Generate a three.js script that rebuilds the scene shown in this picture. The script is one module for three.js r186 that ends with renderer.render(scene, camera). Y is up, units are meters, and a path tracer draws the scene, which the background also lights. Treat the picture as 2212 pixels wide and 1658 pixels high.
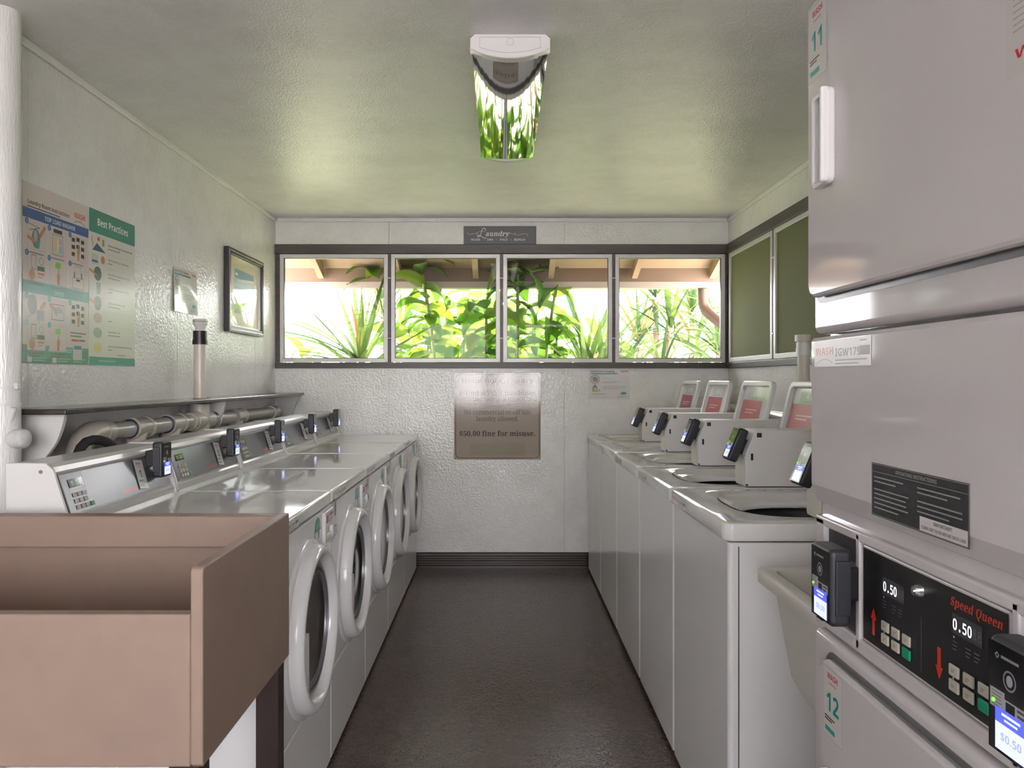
import * as THREE from 'three';
import { RoundedBoxGeometry } from 'three/addons/geometries/RoundedBoxGeometry.js';
import { mergeGeometries, toCreasedNormals } from 'three/addons/utils/BufferGeometryUtils.js';

// ---------------------------------------------------------------- camera, sky, sun, exposure
// the room: x to the right, y up, the far wall at z = -5.556; the camera stands at x = z = 0
const scene = new THREE.Scene();
const camera = new THREE.PerspectiveCamera(51.54, 2212 / 1658, 0.05, 200);
camera.position.set(0, 1.317, 0);
camera.lookAt(0, 1.317, -1);
camera.setViewOffset(2212, 1658, 24, 11, 2212, 1658);
camera.updateProjectionMatrix();

const SKY_W = 64, SKY_H = 32, skyData = new Float32Array(SKY_W * SKY_H * 4);
for (let j = 0; j < SKY_H; j++) {
  const up = Math.max(0, Math.sin(((j + 0.5) / SKY_H - 0.5) * Math.PI));      // hazy white sky, a little bluer overhead
  for (let i = 0; i < SKY_W; i++) skyData.set([1.06 - 0.28 * up, 1.02 - 0.19 * up, 1.05 - 0.06 * up, 1], (j * SKY_W + i) * 4);
}
const sky = new THREE.DataTexture(skyData, SKY_W, SKY_H, THREE.RGBAFormat, THREE.FloatType);
sky.mapping = THREE.EquirectangularReflectionMapping;
sky.magFilter = THREE.LinearFilter;
sky.needsUpdate = true;
scene.background = sky;
scene.environment = sky;

const sun = new THREE.DirectionalLight(0xfff1d8, 1.8);
sun.position.set(2.5, 13, -12.5);
sun.target.position.set(0, 0, -6);
sun.castShadow = true;
sun.shadow.radius = 2;
sun.shadow.mapSize.set(2048, 2048);
Object.assign(sun.shadow.camera, { left: -9, right: 9, top: 9, bottom: -9, near: 1, far: 40 });
scene.add(sun, sun.target);

const renderer = new THREE.WebGLRenderer({ antialias: true });
renderer.toneMapping = THREE.LinearToneMapping;
renderer.toneMappingExposure = 18.5;
renderer.shadowMap.enabled = true;

// ---------------------------------------------------------------- helpers
let seed = 20240611;
const rnd = () => { seed = (seed + 0x6d2b79f5) | 0; let t = Math.imul(seed ^ (seed >>> 15), 1 | seed); t = (t + Math.imul(t ^ (t >>> 7), 61 | t)) ^ t; return ((t ^ (t >>> 14)) >>> 0) / 4294967296; };
const rr = (a, b) => a + (b - a) * rnd();
const V = (x, y, z) => new THREE.Vector3(x, y, z);
const PI = Math.PI;

function metreUV(g) {                                                          // uv in metres, by the main direction of each face
  g = g.index ? g.toNonIndexed() : g;
  const p = g.attributes.position, uv = new Float32Array(p.count * 2), a = V(), b = V(), c = V();
  for (let i = 0; i < p.count; i += 3) {
    a.fromBufferAttribute(p, i); b.fromBufferAttribute(p, i + 1); c.fromBufferAttribute(p, i + 2);
    const n = b.clone().sub(a).cross(c.clone().sub(a));
    const ax = Math.abs(n.x), ay = Math.abs(n.y), az = Math.abs(n.z);
    [a, b, c].forEach((v, k) => {
      const [u, w] = ax >= ay && ax >= az ? [v.z, v.y] : ay >= az ? [v.x, v.z] : [v.x, v.y];
      uv[(i + k) * 2] = u; uv[(i + k) * 2 + 1] = w;
    });
  }
  g.setAttribute('uv', new THREE.BufferAttribute(uv, 2));
  return g;
}
const box = (x0, x1, y0, y1, z0, z1) => new THREE.BoxGeometry(x1 - x0, y1 - y0, z1 - z0).translate((x0 + x1) / 2, (y0 + y1) / 2, (z0 + z1) / 2);
const rbox = (x0, x1, y0, y1, z0, z1, r = 0.006, s = 2) => new RoundedBoxGeometry(x1 - x0, y1 - y0, z1 - z0, s, Math.min(r, (x1 - x0) / 2.01, (y1 - y0) / 2.01, (z1 - z0) / 2.01)).translate((x0 + x1) / 2, (y0 + y1) / 2, (z0 + z1) / 2);
const join = (list) => mergeGeometries(list.map((g) => { g = g.index ? g.toNonIndexed() : g; for (const k of Object.keys(g.attributes)) if (!['position', 'normal', 'uv'].includes(k)) g.deleteAttribute(k); g.morphAttributes = {}; return g; }));
const soft = (g, deg = 35) => toCreasedNormals(g, deg * PI / 180);
const shapeOf = (pts) => { const s = new THREE.Shape(); pts.forEach(([x, y], i) => (i ? s.lineTo(x, y) : s.moveTo(x, y))); s.closePath(); return s; };
const extr = (shape, depth, bevel = 0, curve = 8) => new THREE.ExtrudeGeometry(shape, { depth: depth - 2 * bevel, bevelEnabled: bevel > 0, bevelThickness: bevel, bevelSize: bevel, bevelOffset: -bevel, bevelSegments: 2, curveSegments: curve }).translate(0, 0, bevel);
const profileZ = (pts, z0, z1, bevel = 0) => extr(shapeOf(pts), z1 - z0, bevel).translate(0, 0, z0);   // (x, y) outline swept along z
function rrect(w, h, r, S = THREE.Shape) {
  const s = new S(), x = -w / 2, y = -h / 2;
  s.moveTo(x + r, y); s.lineTo(x + w - r, y); s.absarc(x + w - r, y + r, r, -PI / 2, 0); s.lineTo(x + w, y + h - r); s.absarc(x + w - r, y + h - r, r, 0, PI / 2);
  s.lineTo(x + r, y + h); s.absarc(x + r, y + h - r, r, PI / 2, PI); s.lineTo(x, y + r); s.absarc(x + r, y + r, r, PI, PI * 1.5);
  return s;
}
const toX = (g) => g.rotateY(PI / 2);                                            // a plate drawn in (x, y) facing +z now faces +x; drawn x becomes -z
const tube = (pts, r, seg = 24, rad = 14, closed = false) => new THREE.TubeGeometry(new THREE.CatmullRomCurve3(pts, closed, 'centripetal'), seg, r, rad, closed);
const rod = (a, b, r, rad = 16, r2 = r) => { const d = b.clone().sub(a), g = new THREE.CylinderGeometry(r2, r, d.length(), rad); g.applyQuaternion(new THREE.Quaternion().setFromUnitVectors(V(0, 1, 0), d.clone().normalize())); return g.translate((a.x + b.x) / 2, (a.y + b.y) / 2, (a.z + b.z) / 2); };
const latheX = (pts, seg = 48) => soft(new THREE.LatheGeometry(pts.map(([r, x]) => new THREE.Vector2(r, x)), seg).rotateZ(-PI / 2).toNonIndexed(), 40);   // turned about the x axis: (radius, x)

const taken = new Map();
function numbered(name) { const n = taken.get(name) || 0; taken.set(name, n + 1); return n ? name + '_' + String(n).padStart(3, '0') : name; }
function part(name, g, m, parent) {
  const o = new THREE.Mesh(g, m);
  o.name = name; o.castShadow = o.receiveShadow = true;
  parent.add(o);
  return o;
}
function thing(name, label, category, [x, y, z] = [0, 0, 0], turn = 0, group) {
  const o = new THREE.Group();
  o.name = numbered(name); o.position.set(x, y, z); o.rotation.y = turn;
  o.userData = { label, category };
  if (group) o.userData.group = group;
  scene.add(o);
  return o;
}
function solo(name, label, category, g, m, group) {                              // a thing that is one mesh
  const o = part(numbered(name), g, m, scene);
  o.userData = { label, category };
  if (group) o.userData.group = group;
  return o;
}
function struct(name, label, category, g, m) {
  const o = g ? part(name, g, m, scene) : new THREE.Group();
  if (!g) { o.name = name; scene.add(o); }
  o.userData = { kind: 'structure', label, category };
  return o;
}

// ---------------------------------------------------------------- textures
function lattice(n) { const a = new Float32Array(n * n); for (let i = 0; i < a.length; i++) a[i] = rnd(); return a; }
function tileNoise(size, layers) {                                               // [cells, weight] layers of smooth noise that repeat
  const out = new Float32Array(size * size);
  for (const [n, w] of layers) {
    const a = lattice(n);
    for (let y = 0; y < size; y++) for (let x = 0; x < size; x++) {
      const fx = x / size * n, fy = y / size * n, ix = Math.floor(fx), iy = Math.floor(fy), sx = fx - ix, sy = fy - iy;
      const tx = sx * sx * (3 - 2 * sx), ty = sy * sy * (3 - 2 * sy), at = (i, j) => a[((j + n) % n) * n + ((i + n) % n)];
      out[y * size + x] += w * ((at(ix, iy) * (1 - tx) + at(ix + 1, iy) * tx) * (1 - ty) + (at(ix, iy + 1) * (1 - tx) + at(ix + 1, iy + 1) * tx) * ty);
    }
  }
  return out;
}
function grey(size, values, lo, hi, repeat) {
  const d = new Uint8Array(size * size * 4);
  for (let i = 0; i < size * size; i++) { const v = Math.max(0, Math.min(255, 255 * (lo + (hi - lo) * values[i]))); d.set([v, v, v, 255], i * 4); }
  const t = new THREE.DataTexture(d, size, size, THREE.RGBAFormat);
  t.wrapS = t.wrapT = THREE.RepeatWrapping; t.magFilter = THREE.LinearFilter; t.minFilter = THREE.LinearMipmapLinearFilter; t.generateMipmaps = true;
  t.repeat.set(repeat, repeat); t.needsUpdate = true;
  return t;
}
const peel = grey(512, tileNoise(512, [[64, 0.5], [110, 0.35], [30, 0.15]]), 0, 1, 1.6);       // rolled paint, 7 to 20 mm grains
const grit = grey(512, tileNoise(512, [[90, 0.45], [170, 0.4], [40, 0.15]]), 0, 1, 2.0);
const floorBump = grey(512, tileNoise(512, [[64, 0.5], [128, 0.4], [24, 0.1]]), 0, 1, 2.2);
const mottle = tileNoise(256, [[6, 0.5], [17, 0.3], [60, 0.2]]);
const tint = (lo, hi, repeat) => { const t = grey(256, mottle, lo, hi, repeat); t.colorSpace = THREE.SRGBColorSpace; return t; };
const faint = tint(0.93, 1.04, 0.7), worn = tint(0.72, 1.1, 0.9);
const grainV = tileNoise(256, [[8, 0.2]]);
{ const g = tileNoise(256, [[64, 1]]); for (let y = 0; y < 256; y++) for (let x = 0; x < 256; x++) grainV[y * 256 + x] = 0.35 * grainV[y * 256 + x] + 0.75 * g[(y) * 256 + ((x >> 4) + (y * 3) % 7) % 256]; }
const woodTone = grey(256, grainV, 0.7, 1.1, 1.5); woodTone.colorSpace = THREE.SRGBColorSpace;
const mesh16 = new Float32Array(64 * 64);
for (let y = 0; y < 64; y++) for (let x = 0; x < 64; x++) mesh16[y * 64 + x] = ((x & 3) === 0 || (y & 3) === 0) ? 1 : 0.55 + 0.2 * rnd();
const gauze = grey(64, mesh16, 0.35, 1.0, 14); gauze.colorSpace = THREE.SRGBColorSpace;

const lin = (r, g, b) => new THREE.Color().setRGB(r, g, b);
const std = (c, rough, more = {}) => new THREE.MeshStandardMaterial({ color: c, roughness: rough, ...more });
const M = {
  wall: std(lin(0.83, 0.825, 0.80), 0.2, { bumpMap: peel, bumpScale: 0.0018, map: faint }),
  ceil: std(lin(0.84, 0.83, 0.815), 0.3, { bumpMap: grit, bumpScale: 0.0018, map: faint }),
  gap: std(lin(0.5, 0.5, 0.47), 0.6),
  floor: std(lin(0.085, 0.051, 0.041), 0.24, { bumpMap: floorBump, bumpScale: 0.0015, map: faint }),
  brown: std(lin(0.085, 0.068, 0.060), 0.38, { map: woodTone }),
  darkBrown: std(lin(0.040, 0.026, 0.023), 0.25),
  shelf: std(lin(0.065, 0.05, 0.046), 0.22, { map: woodTone }),
  alu: std(lin(0.62, 0.60, 0.59), 0.38, { metalness: 0.25, map: faint }),
  black: std(lin(0.012, 0.012, 0.013), 0.35),
  rubber: std(lin(0.02, 0.02, 0.021), 0.7),
  readerShell: std(lin(0.022, 0.024, 0.03), 0.42),
  white: std(lin(0.80, 0.795, 0.79), 0.17),
  whiteTop: std(lin(0.80, 0.795, 0.78), 0.055),
  whiteSatin: std(lin(0.74, 0.73, 0.71), 0.4),
  cream: std(lin(0.72, 0.69, 0.62), 0.4),
  dryer: std(lin(0.58, 0.55, 0.555), 0.065),
  tub: std(lin(0.70, 0.68, 0.62), 0.45),
  tan: std(lin(0.30, 0.212, 0.165), 0.48, { map: faint }),
  post: std(lin(0.035, 0.018, 0.014), 0.4, { map: worn }),
  panelGrey: std(lin(0.115, 0.115, 0.12), 0.3, { metalness: 0.3 }),
  consoleMetal: std(lin(0.66, 0.65, 0.64), 0.25, { metalness: 0.15 }),
  pvc: std(lin(0.66, 0.60, 0.52), 0.3),
  pvcWhite: std(lin(0.74, 0.72, 0.69), 0.28),
  pipeGrey: std(lin(0.60, 0.57, 0.52), 0.2),
  chrome: std(lin(0.75, 0.75, 0.76), 0.14, { metalness: 1 }),
  steelDark: std(lin(0.30, 0.30, 0.31), 0.25, { metalness: 0.8 }),
  mirror: std(lin(0.55, 0.55, 0.54), 0.03, { metalness: 1 }),
  doorGlass: new THREE.MeshPhysicalMaterial({ color: lin(0.012, 0.012, 0.014), roughness: 0.05, clearcoat: 1, clearcoatRoughness: 0.03 }),
  gasket: std(lin(0.16, 0.16, 0.17), 0.3, { metalness: 0.4 }),
  pane: new THREE.MeshPhysicalMaterial({ color: 0xffffff, transmission: 1, thickness: 0, roughness: 0, ior: 1.45, specularIntensity: 0.25 }),
  gauze: std(lin(0.22, 0.235, 0.11), 0.85, { map: gauze }),
  soffit: std(lin(0.30, 0.205, 0.12), 0.7, { map: faint }),
  fascia: std(lin(0.17, 0.105, 0.06), 0.6, { map: faint }),
  gutter: std(lin(0.35, 0.29, 0.23), 0.5),
  bronze: std(lin(0.11, 0.065, 0.04), 0.5, { map: faint }),
  soil: std(lin(0.24, 0.25, 0.14), 0.95, { map: worn }),
  paving: std(lin(0.70, 0.65, 0.61), 0.85, { map: worn }),
  stucco: std(lin(0.70, 0.66, 0.60), 0.9, { map: faint }),
  green: std(lin(0.0, 0.32, 0.16), 0.4),
  button: std(lin(0.52, 0.49, 0.42), 0.45),
};
function print(w, h, draw, more = {}) {                                           // flat print as a material
  const c = document.createElement('canvas');
  c.width = w; c.height = h;
  const g = c.getContext('2d');
  draw(g, w, h);
  const t = new THREE.CanvasTexture(c);
  t.colorSpace = THREE.SRGBColorSpace; t.magFilter = THREE.LinearFilter; t.anisotropy = 8;
  return new THREE.MeshStandardMaterial({ map: t, roughness: 0.4, ...more });
}
const fillR = (g, c, x, y, w, h) => { g.fillStyle = c; g.fillRect(x, y, w, h); };
const text = (g, s, x, y, font, c, align = 'center') => { g.font = font; g.fillStyle = c; g.textAlign = align; g.textBaseline = 'alphabetic'; g.fillText(s, x, y); };
const lines = (g, x, y, w, n, step, c, th = 2) => { g.fillStyle = c; for (let i = 0; i < n; i++) g.fillRect(x, y + i * step, w * (i === n - 1 ? 0.7 : 0.9 + 0.1 * rnd()), th); };
const ellipse = (g, c, x, y, rx, ry) => { g.fillStyle = c; g.beginPath(); g.ellipse(x, y, rx, ry, 0, 0, 2 * PI); g.fill(); };
function stroke(g, c, w, pts) { g.strokeStyle = c; g.lineWidth = w; g.lineCap = 'round'; g.lineJoin = 'round'; g.beginPath(); pts.forEach((p, i) => (i === 0 ? g.moveTo(...p) : p.length === 2 ? g.lineTo(...p) : g.bezierCurveTo(...p))); g.stroke(); }
const sheet = (w, h) => new THREE.PlaneGeometry(w, h);
function sticker(name, w, h, m, parent, x, y, z, turn = PI / 2) { const o = part(name, sheet(w, h), m, parent); o.position.set(x, y, z); o.rotation.y = turn; return o; }

// ---------------------------------------------------------------- the room
const XL = -1.576, XR = 1.589, ZB = -5.556, ZF = 3.2, H = 2.44, WY0 = 1.391, WY1 = 2.2555;
const PT = 0.012;                                                                // thickness of the wall sheets
struct('floor', 'dark brown glossy painted concrete floor of the laundry', 'floor', metreUV(box(XL - 0.15, XR + 0.15, -0.12, 0, ZB - 0.15, ZF + 0.15)), M.floor);
struct('ceiling', 'off-white sand-textured ceiling', 'ceiling', metreUV(box(XL - 0.15, XR + 0.15, H, H + 0.15, ZB - 0.15, ZF + 0.15)), M.ceil);
const wallL = struct('wall_left', 'left wall of glossy off-white painted sheets', 'wall', metreUV(box(XL - 0.13, XL - PT, 0, H, ZB - 0.13, ZF)), M.gap);
const wallR = struct('wall_right', 'right wall of glossy off-white painted sheets', 'wall', metreUV(box(XR + PT, XR + 0.13, 0, H, ZB - 0.13, ZF)), M.gap);
const wallB = struct('wall_back', 'far wall of off-white painted sheets with a band of windows', 'wall', metreUV(join([box(XL - PT, XR + PT, 0, WY0, ZB - 0.13, ZB - PT), box(XL - PT, XR + PT, WY1, H, ZB - 0.13, ZB - PT)])), M.gap);
struct('wall_front', 'wall behind the viewer with four open windows', 'wall', metreUV(join([box(XL - 0.13, -1.4, 0, H, ZF, ZF + 0.13), box(1.5, XR + 0.13, 0, H, ZF, ZF + 0.13), box(-1.4, 1.5, 2.3, H, ZF, ZF + 0.13), box(-1.4, 1.5, 0, 0.88, ZF, ZF + 0.13), box(-0.28, -0.1, 0.88, 2.3, ZF, ZF + 0.13), box(0.3, 0.45, 0.88, 2.3, ZF, ZF + 0.13), box(-0.85, -0.75, 0.88, 2.3, ZF, ZF + 0.13)])), M.wall);
const G = 0.001;
const seams = [ZF, 2.23, 1.01, -0.21, -1.43, -2.65, -3.87, -5.09, ZB];
for (let i = 0; i + 1 < seams.length; i++) {
  const [z1, z0] = [seams[i] - G, seams[i + 1] + (i + 2 < seams.length ? G : 0)];
  part('panel', metreUV(box(XL - PT, XL, 0, H, z0, z1)), M.wall, wallL);
}
const seamsR = [ZF, 2.32, 1.1, -0.12, -1.34, -2.56, -3.96, -5.18, ZB];
for (let i = 0; i + 1 < seamsR.length; i++) {
  const z1 = seamsR[i] - G, z0 = seamsR[i + 1] + (i + 2 < seamsR.length ? G : 0);
  if (z0 > -2.7) { part('panel', metreUV(box(XR, XR + PT, 0, H, z0, z1)), M.wall, wallR); continue; }
  part('panel', metreUV(box(XR, XR + PT, 0, WY0, z0, z1)), M.wall, wallR);
  part('panel', metreUV(box(XR, XR + PT, WY1, H, z0, z1)), M.wall, wallR);
}
const seamsB = [XL, -0.782, 0.443, XR];
for (let i = 0; i < 3; i++) for (const [y0, y1] of [[0, WY0], [WY1, H]])
  part('panel', metreUV(box(seamsB[i] + (i ? G : 0), seamsB[i + 1] - (i < 2 ? G : 0), y0, y1, ZB - PT, ZB)), M.wall, wallB);

struct('trim_1', 'narrow painted strip along the top of the far wall', 'trim', metreUV(rbox(XL, XR, H - 0.028, H, ZB, ZB + 0.014, 0.004)), M.wall);
struct('trim_2', 'narrow painted strip along the top of the left wall', 'trim', metreUV(rbox(XL, XL + 0.014, H - 0.028, H, ZB + 0.014, ZF, 0.004)), M.wall);
struct('trim_3', 'narrow painted strip along the top of the right wall', 'trim', metreUV(rbox(XR - 0.014, XR, H - 0.028, H, ZB + 0.014, ZF, 0.004)), M.wall);
{ // ribbed dark baseboard
  const pts = [[0, 0], [0.02, 0], [0.02, 0.016], [0.012, 0.02], [0.012, 0.032], [0.019, 0.037], [0.019, 0.048], [0.011, 0.052], [0.011, 0.063], [0.017, 0.068], [0.017, 0.079], [0.010, 0.083], [0.010, 0.1], [0.006, 0.107], [0, 0.107]];
  const g = profileZ(pts, 0, XR - XL - 0.002).rotateY(-PI / 2).translate(XR - 0.001, 0, ZB + 0.0001);
  struct('baseboard_back', 'dark brown ribbed baseboard under the far wall', 'baseboard', g, M.darkBrown);
}
// window surround on the far wall
const win = [[-1.5437, -0.7896], [-0.767, -0.0065], [0.016, 0.777], [0.799, 1.566]];
const FY0 = 1.4335, FY1 = 2.1877;
{
  const t = struct('trim_4', 'brown board surround of the far window band', 'window trim');
  const z0 = ZB - 0.1, z1 = ZB + 0.018;
  part('head_board', metreUV(rbox(XL + 0.001, XR - 0.001, FY1 + 0.002, WY1, z0, z1, 0.003)), M.brown, t);
  part('sill_board', metreUV(rbox(XL + 0.001, XR - 0.001, WY0, FY0 - 0.002, z0, z1, 0.003)), M.brown, t);
  const posts = [[XL + 0.001, win[0][0] - 0.001], [win[0][1] + 0.001, win[1][0] - 0.001], [win[1][1] + 0.001, win[2][0] - 0.001], [win[2][1] + 0.001, win[3][0] - 0.001], [win[3][1] + 0.001, XR - 0.001]];
  for (const [a, b] of posts) part('post', metreUV(box(a, b, FY0 - 0.002, FY1 + 0.002, z0, ZB + 0.008)), M.brown, t);
  for (let k = 1; k < 4; k++) for (const y of [1.60, 2.02]) {                       // turn clips that hold the frames
    const x = (posts[k][0] + posts[k][1]) / 2;
    part('clip', join([rbox(x - 0.016, x + 0.016, y - 0.004, y + 0.004, ZB + 0.0085, ZB + 0.0125, 0.0015), new THREE.SphereGeometry(0.005, 10, 8).translate(x, y, ZB + 0.013)]), M.alu, t);
  }
}
const winWords = ['leftmost far window, looking out on the spiky plant', 'second far window from the left, looking out on broad leaves', 'third far window from the left, with a tall stem behind it', 'rightmost far window, looking out on the downspout'];
win.forEach(([a, b], i) => {
  const t = struct('window_' + (i + 1), winWords[i], 'window');
  const z0 = ZB - 0.03, z1 = ZB + 0.006, w = 0.027;
  const bar = (pts, dz) => { const g = profileZ(pts, z0, z1, 0.002); return g; };
  part('frame_stile', bar([[a, FY0], [a + w, FY0 + w], [a + w, FY1 - w], [a, FY1]]), M.alu, t);
  part('frame_stile', bar([[b, FY0], [b, FY1], [b - w, FY1 - w], [b - w, FY0 + w]]), M.alu, t);
  part('frame_rail', bar([[a, FY0], [b, FY0], [b - w, FY0 + w], [a + w, FY0 + w]]), M.alu, t);
  part('frame_rail', bar([[a, FY1], [a + w, FY1 - w], [b - w, FY1 - w], [b, FY1]]), M.alu, t);
  const k = 0.0035, c = a + w, d = b - w, e = FY0 + w, f = FY1 - w;
  part('gasket', join([box(c, c + k, e, f, z0 + 0.008, z1 - 0.006), box(d - k, d, e, f, z0 + 0.008, z1 - 0.006), box(c, d, e, e + k, z0 + 0.008, z1 - 0.006), box(c, d, f - k, f, z0 + 0.008, z1 - 0.006)]), M.black, t);
  part('glass_pane', new THREE.PlaneGeometry(d - c, f - e).translate((c + d) / 2, (e + f) / 2, ZB - 0.014), M.pane, t);
});
{ // right wall window band with dark screens
  const t = struct('trim_5', 'brown board surround of the right wall window band', 'window trim');
  const x0 = XR - 0.016, x1 = XR + PT, zn = -2.7, zf = ZB + 0.019;
  part('head_board', metreUV(rbox(x0, x1, 2.187, WY1, zf, zn, 0.003)), M.brown, t);
  part('sill_board', metreUV(rbox(x0, x1, WY0, 1.430, zf, zn, 0.003)), M.brown, t);
  for (const [a, b] of [[zf, -5.502], [-4.626, -4.602], [-3.728, -3.702], [-2.83, zn]]) part('post', metreUV(box(x0 + 0.008, x1, 1.43, 2.187, a, b)), M.brown, t);
  for (const y of [1.58, 2.02]) part('clip', rbox(x0 + 0.001, x0 + 0.0075, y - 0.005, y + 0.005, -4.634, -4.594, 0.002), M.alu, t);
  const words = ['green-tinted screened window on the right wall next to the far corner', 'green-tinted screened window on the right wall beside the capped pipe', 'screened window on the right wall hidden behind the stacked dryer'];
  [[-5.5, -4.628], [-4.6, -3.73], [-3.7, -2.832]].forEach(([a, b], i) => {
    const w = struct('window_' + (i + 5), words[i], 'window'), q = 0.03, xa = XR - 0.012, xb = XR + PT;
    part('frame_stile', rbox(xa, xb, 1.432, 2.185, a, a + q, 0.003), M.alu, w);
    part('frame_stile', rbox(xa, xb, 1.432, 2.185, b - q, b, 0.003), M.alu, w);
    part('frame_rail', rbox(xa, xb, 1.432, 1.432 + q, a + q, b - q, 0.003), M.alu, w);
    part('frame_rail', rbox(xa, xb, 2.185 - q, 2.185, a + q, b - q, 0.003), M.alu, w);
    part('screen_mesh', metreUV(box(xa + 0.012, xa + 0.015, 1.432 + q, 2.185 - q, a + q, b - q)), M.gauze, w);
  });
}

// ---------------------------------------------------------------- outside
struct('ground', 'grassy ground behind the building', 'ground', metreUV(box(-30, 30, -0.3, -0.12, -60, ZB - 0.16)), M.soil);
struct('pavement', 'pale pavement in front of the building', 'pavement', metreUV(box(-30, 30, -0.3, -0.12, ZF + 0.16, 30)), M.paving);
{
  const t = struct('roof_eave', 'tan boarded eave with rafters outside the far windows', 'eave');
  const sl = Math.tan(19 * PI / 180), zo = -6.27, zi = ZB - 0.14, yo = 2.19;                       // slopes down away from the wall
  const yAt = (z) => yo + (z - zo) * sl;
  const slab = profileZ([[-zo + 0.02, yAt(zo) - 0.007], [-zi, yAt(zi)], [-zi, yAt(zi) + 0.06], [-zo + 0.02, yAt(zo) + 0.053]], -3.2, 3.2).rotateY(PI / 2);
  part('soffit', metreUV(slab), M.soffit, t);
  [-1.412, -0.80, -0.197, 0.392, 1.05, 1.66, 2.27, -2.02].forEach((x) => part('rafter', metreUV(profileZ([[-zo - 0.025, yAt(zo) - 0.001], [-zi, yAt(zi) - 0.001], [-zi, yAt(zi) - 0.085], [-zo - 0.025, yAt(zo) - 0.085]], x - 0.022, x + 0.022).rotateY(PI / 2).rotateY(0)), M.soffit, t));
  part('fascia', metreUV(box(-3.2, 3.2, 2.085, 2.2, zo - 0.025, zo)), M.fascia, t);
  part('gutter', metreUV(box(-3.2, 3.2, 2.035, 2.083, zo - 0.12, zo + 0.0)), M.gutter, t);
}
solo('downspout', 'brown bent downspout under the eave outside the rightmost window', 'downspout', tube([V(1.60, 2.03, -6.3), V(1.60, 1.93, -6.3), V(1.615, 1.87, -6.29), V(1.74, 1.70, -6.1), V(1.86, 1.52, -5.9), V(1.88, 1.4, -5.86), V(1.88, 0.2, -5.84), V(1.88, -0.1, -5.84)], 0.042, 40, 10), M.bronze);

// plants: every leaf a curved blade of its own
const veins = (() => {
  const c = document.createElement('canvas'); c.width = 128; c.height = 256;
  const g = c.getContext('2d'); fillR(g, '#e2e2d8', 0, 0, 128, 256);
  for (let i = 0; i < 26; i++) { const y = i * 11; stroke(g, i % 2 ? '#f6f6e6' : '#cfd0c2', 2, [[64, y], [92, y - 14, 116, y - 36, 126, y - 62]]); stroke(g, i % 2 ? '#f6f6e6' : '#cfd0c2', 2, [[64, y], [36, y - 14, 12, y - 36, 2, y - 62]]); }
  fillR(g, '#ffffef', 61, 0, 6, 256);
  const t = new THREE.CanvasTexture(c); t.colorSpace = THREE.SRGBColorSpace; t.magFilter = THREE.LinearFilter; return t;
})();
const leafMat = (r, g, b, tr = 0.45) => new THREE.MeshPhysicalMaterial({ color: lin(r, g, b), map: veins, roughness: 0.8, transmission: tr, thickness: 0, specularIntensity: 0.12, side: THREE.DoubleSide });
const greens = [leafMat(0.087, 0.198, 0.018, 0.55), leafMat(0.132, 0.247, 0.026, 0.55), leafMat(0.05, 0.124, 0.017, 0.55), leafMat(0.214, 0.314, 0.033, 0.55), leafMat(0.165, 0.28, 0.05, 0.55)];
const strapMats = [leafMat(0.072, 0.121, 0.033), leafMat(0.121, 0.182, 0.044), leafMat(0.044, 0.083, 0.033), leafMat(0.187, 0.149, 0.044), leafMat(0.143, 0.198, 0.072)];
const dryLeaf = leafMat(0.231, 0.121, 0.039, 0.3), stemMat = std(lin(0.22, 0.27, 0.09), 0.7), caneMat = std(lin(0.30, 0.23, 0.16), 0.8);
function blade(L, W, bend, fold, width, rows = 9) {                                // grows along +y, curls towards +z
  const pos = [], uv = [], idx = [];
  for (let i = 0; i <= rows; i++) {
    const t = i / rows, a = bend * t, y = bend ? L * Math.sin(a) / bend : L * t, z = bend ? L * (1 - Math.cos(a)) / bend : 0, w = W / 2 * width(t);
    for (const s of [-1, -0.5, 0, 0.5, 1]) {
      const lift = fold * Math.abs(s) * w + 0.06 * W * Math.sin(t * 9 + s * 2) * Math.abs(s);
      pos.push(s * w, y + Math.sin(a) * lift, z - Math.cos(a) * lift); uv.push(0.5 + s / 2, t);
    }
  }
  for (let i = 0; i < rows; i++) for (let k = 0; k < 4; k++) { const p = i * 5 + k; idx.push(p, p + 1, p + 6, p, p + 6, p + 5); }
  const g = new THREE.BufferGeometry();
  g.setAttribute('position', new THREE.Float32BufferAttribute(pos, 3)); g.setAttribute('uv', new THREE.Float32BufferAttribute(uv, 2)); g.setIndex(idx); g.computeVertexNormals();
  return g;
}
const oval = (t) => Math.pow(Math.sin(PI * Math.pow(Math.min(1, t * 0.995 + 0.005), 0.72)), 0.85) * (1 - 0.15 * t) + 0.02;
const strap = (t) => Math.min(1, 0.35 + t * 3) * (1 - Math.pow(t, 2.6)) + 0.02;
const broad = [0.5, 0.9, 1.3].flatMap((bend) => [0.25, 0.5].map((fold) => blade(1, 0.47, bend, fold, oval)));
const straps = [0.15, 0.5, 0.9, 1.5].map((bend) => blade(1, 0.062, bend, 0.3, strap));
const X0 = V(1, 0, 0), Y0 = V(0, 1, 0);
function leaf(parent, g, m, at, dir, roll, size, wide = 1) {                      // dir: where it grows; the blade curls down from it
  const o = part('leaf', g, m, parent);
  const y = dir.clone().normalize(), down = V(0, -1, 0).addScaledVector(y, y.y);
  if (down.lengthSq() < 1e-4) down.set(0, 0, 1);
  const z = down.normalize(), x = y.clone().cross(z);
  o.quaternion.setFromRotationMatrix(new THREE.Matrix4().makeBasis(x, y, z));
  o.rotateY(roll);
  o.scale.set(size * wide, size, size);
  o.position.copy(at);
  return o;
}
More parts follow.
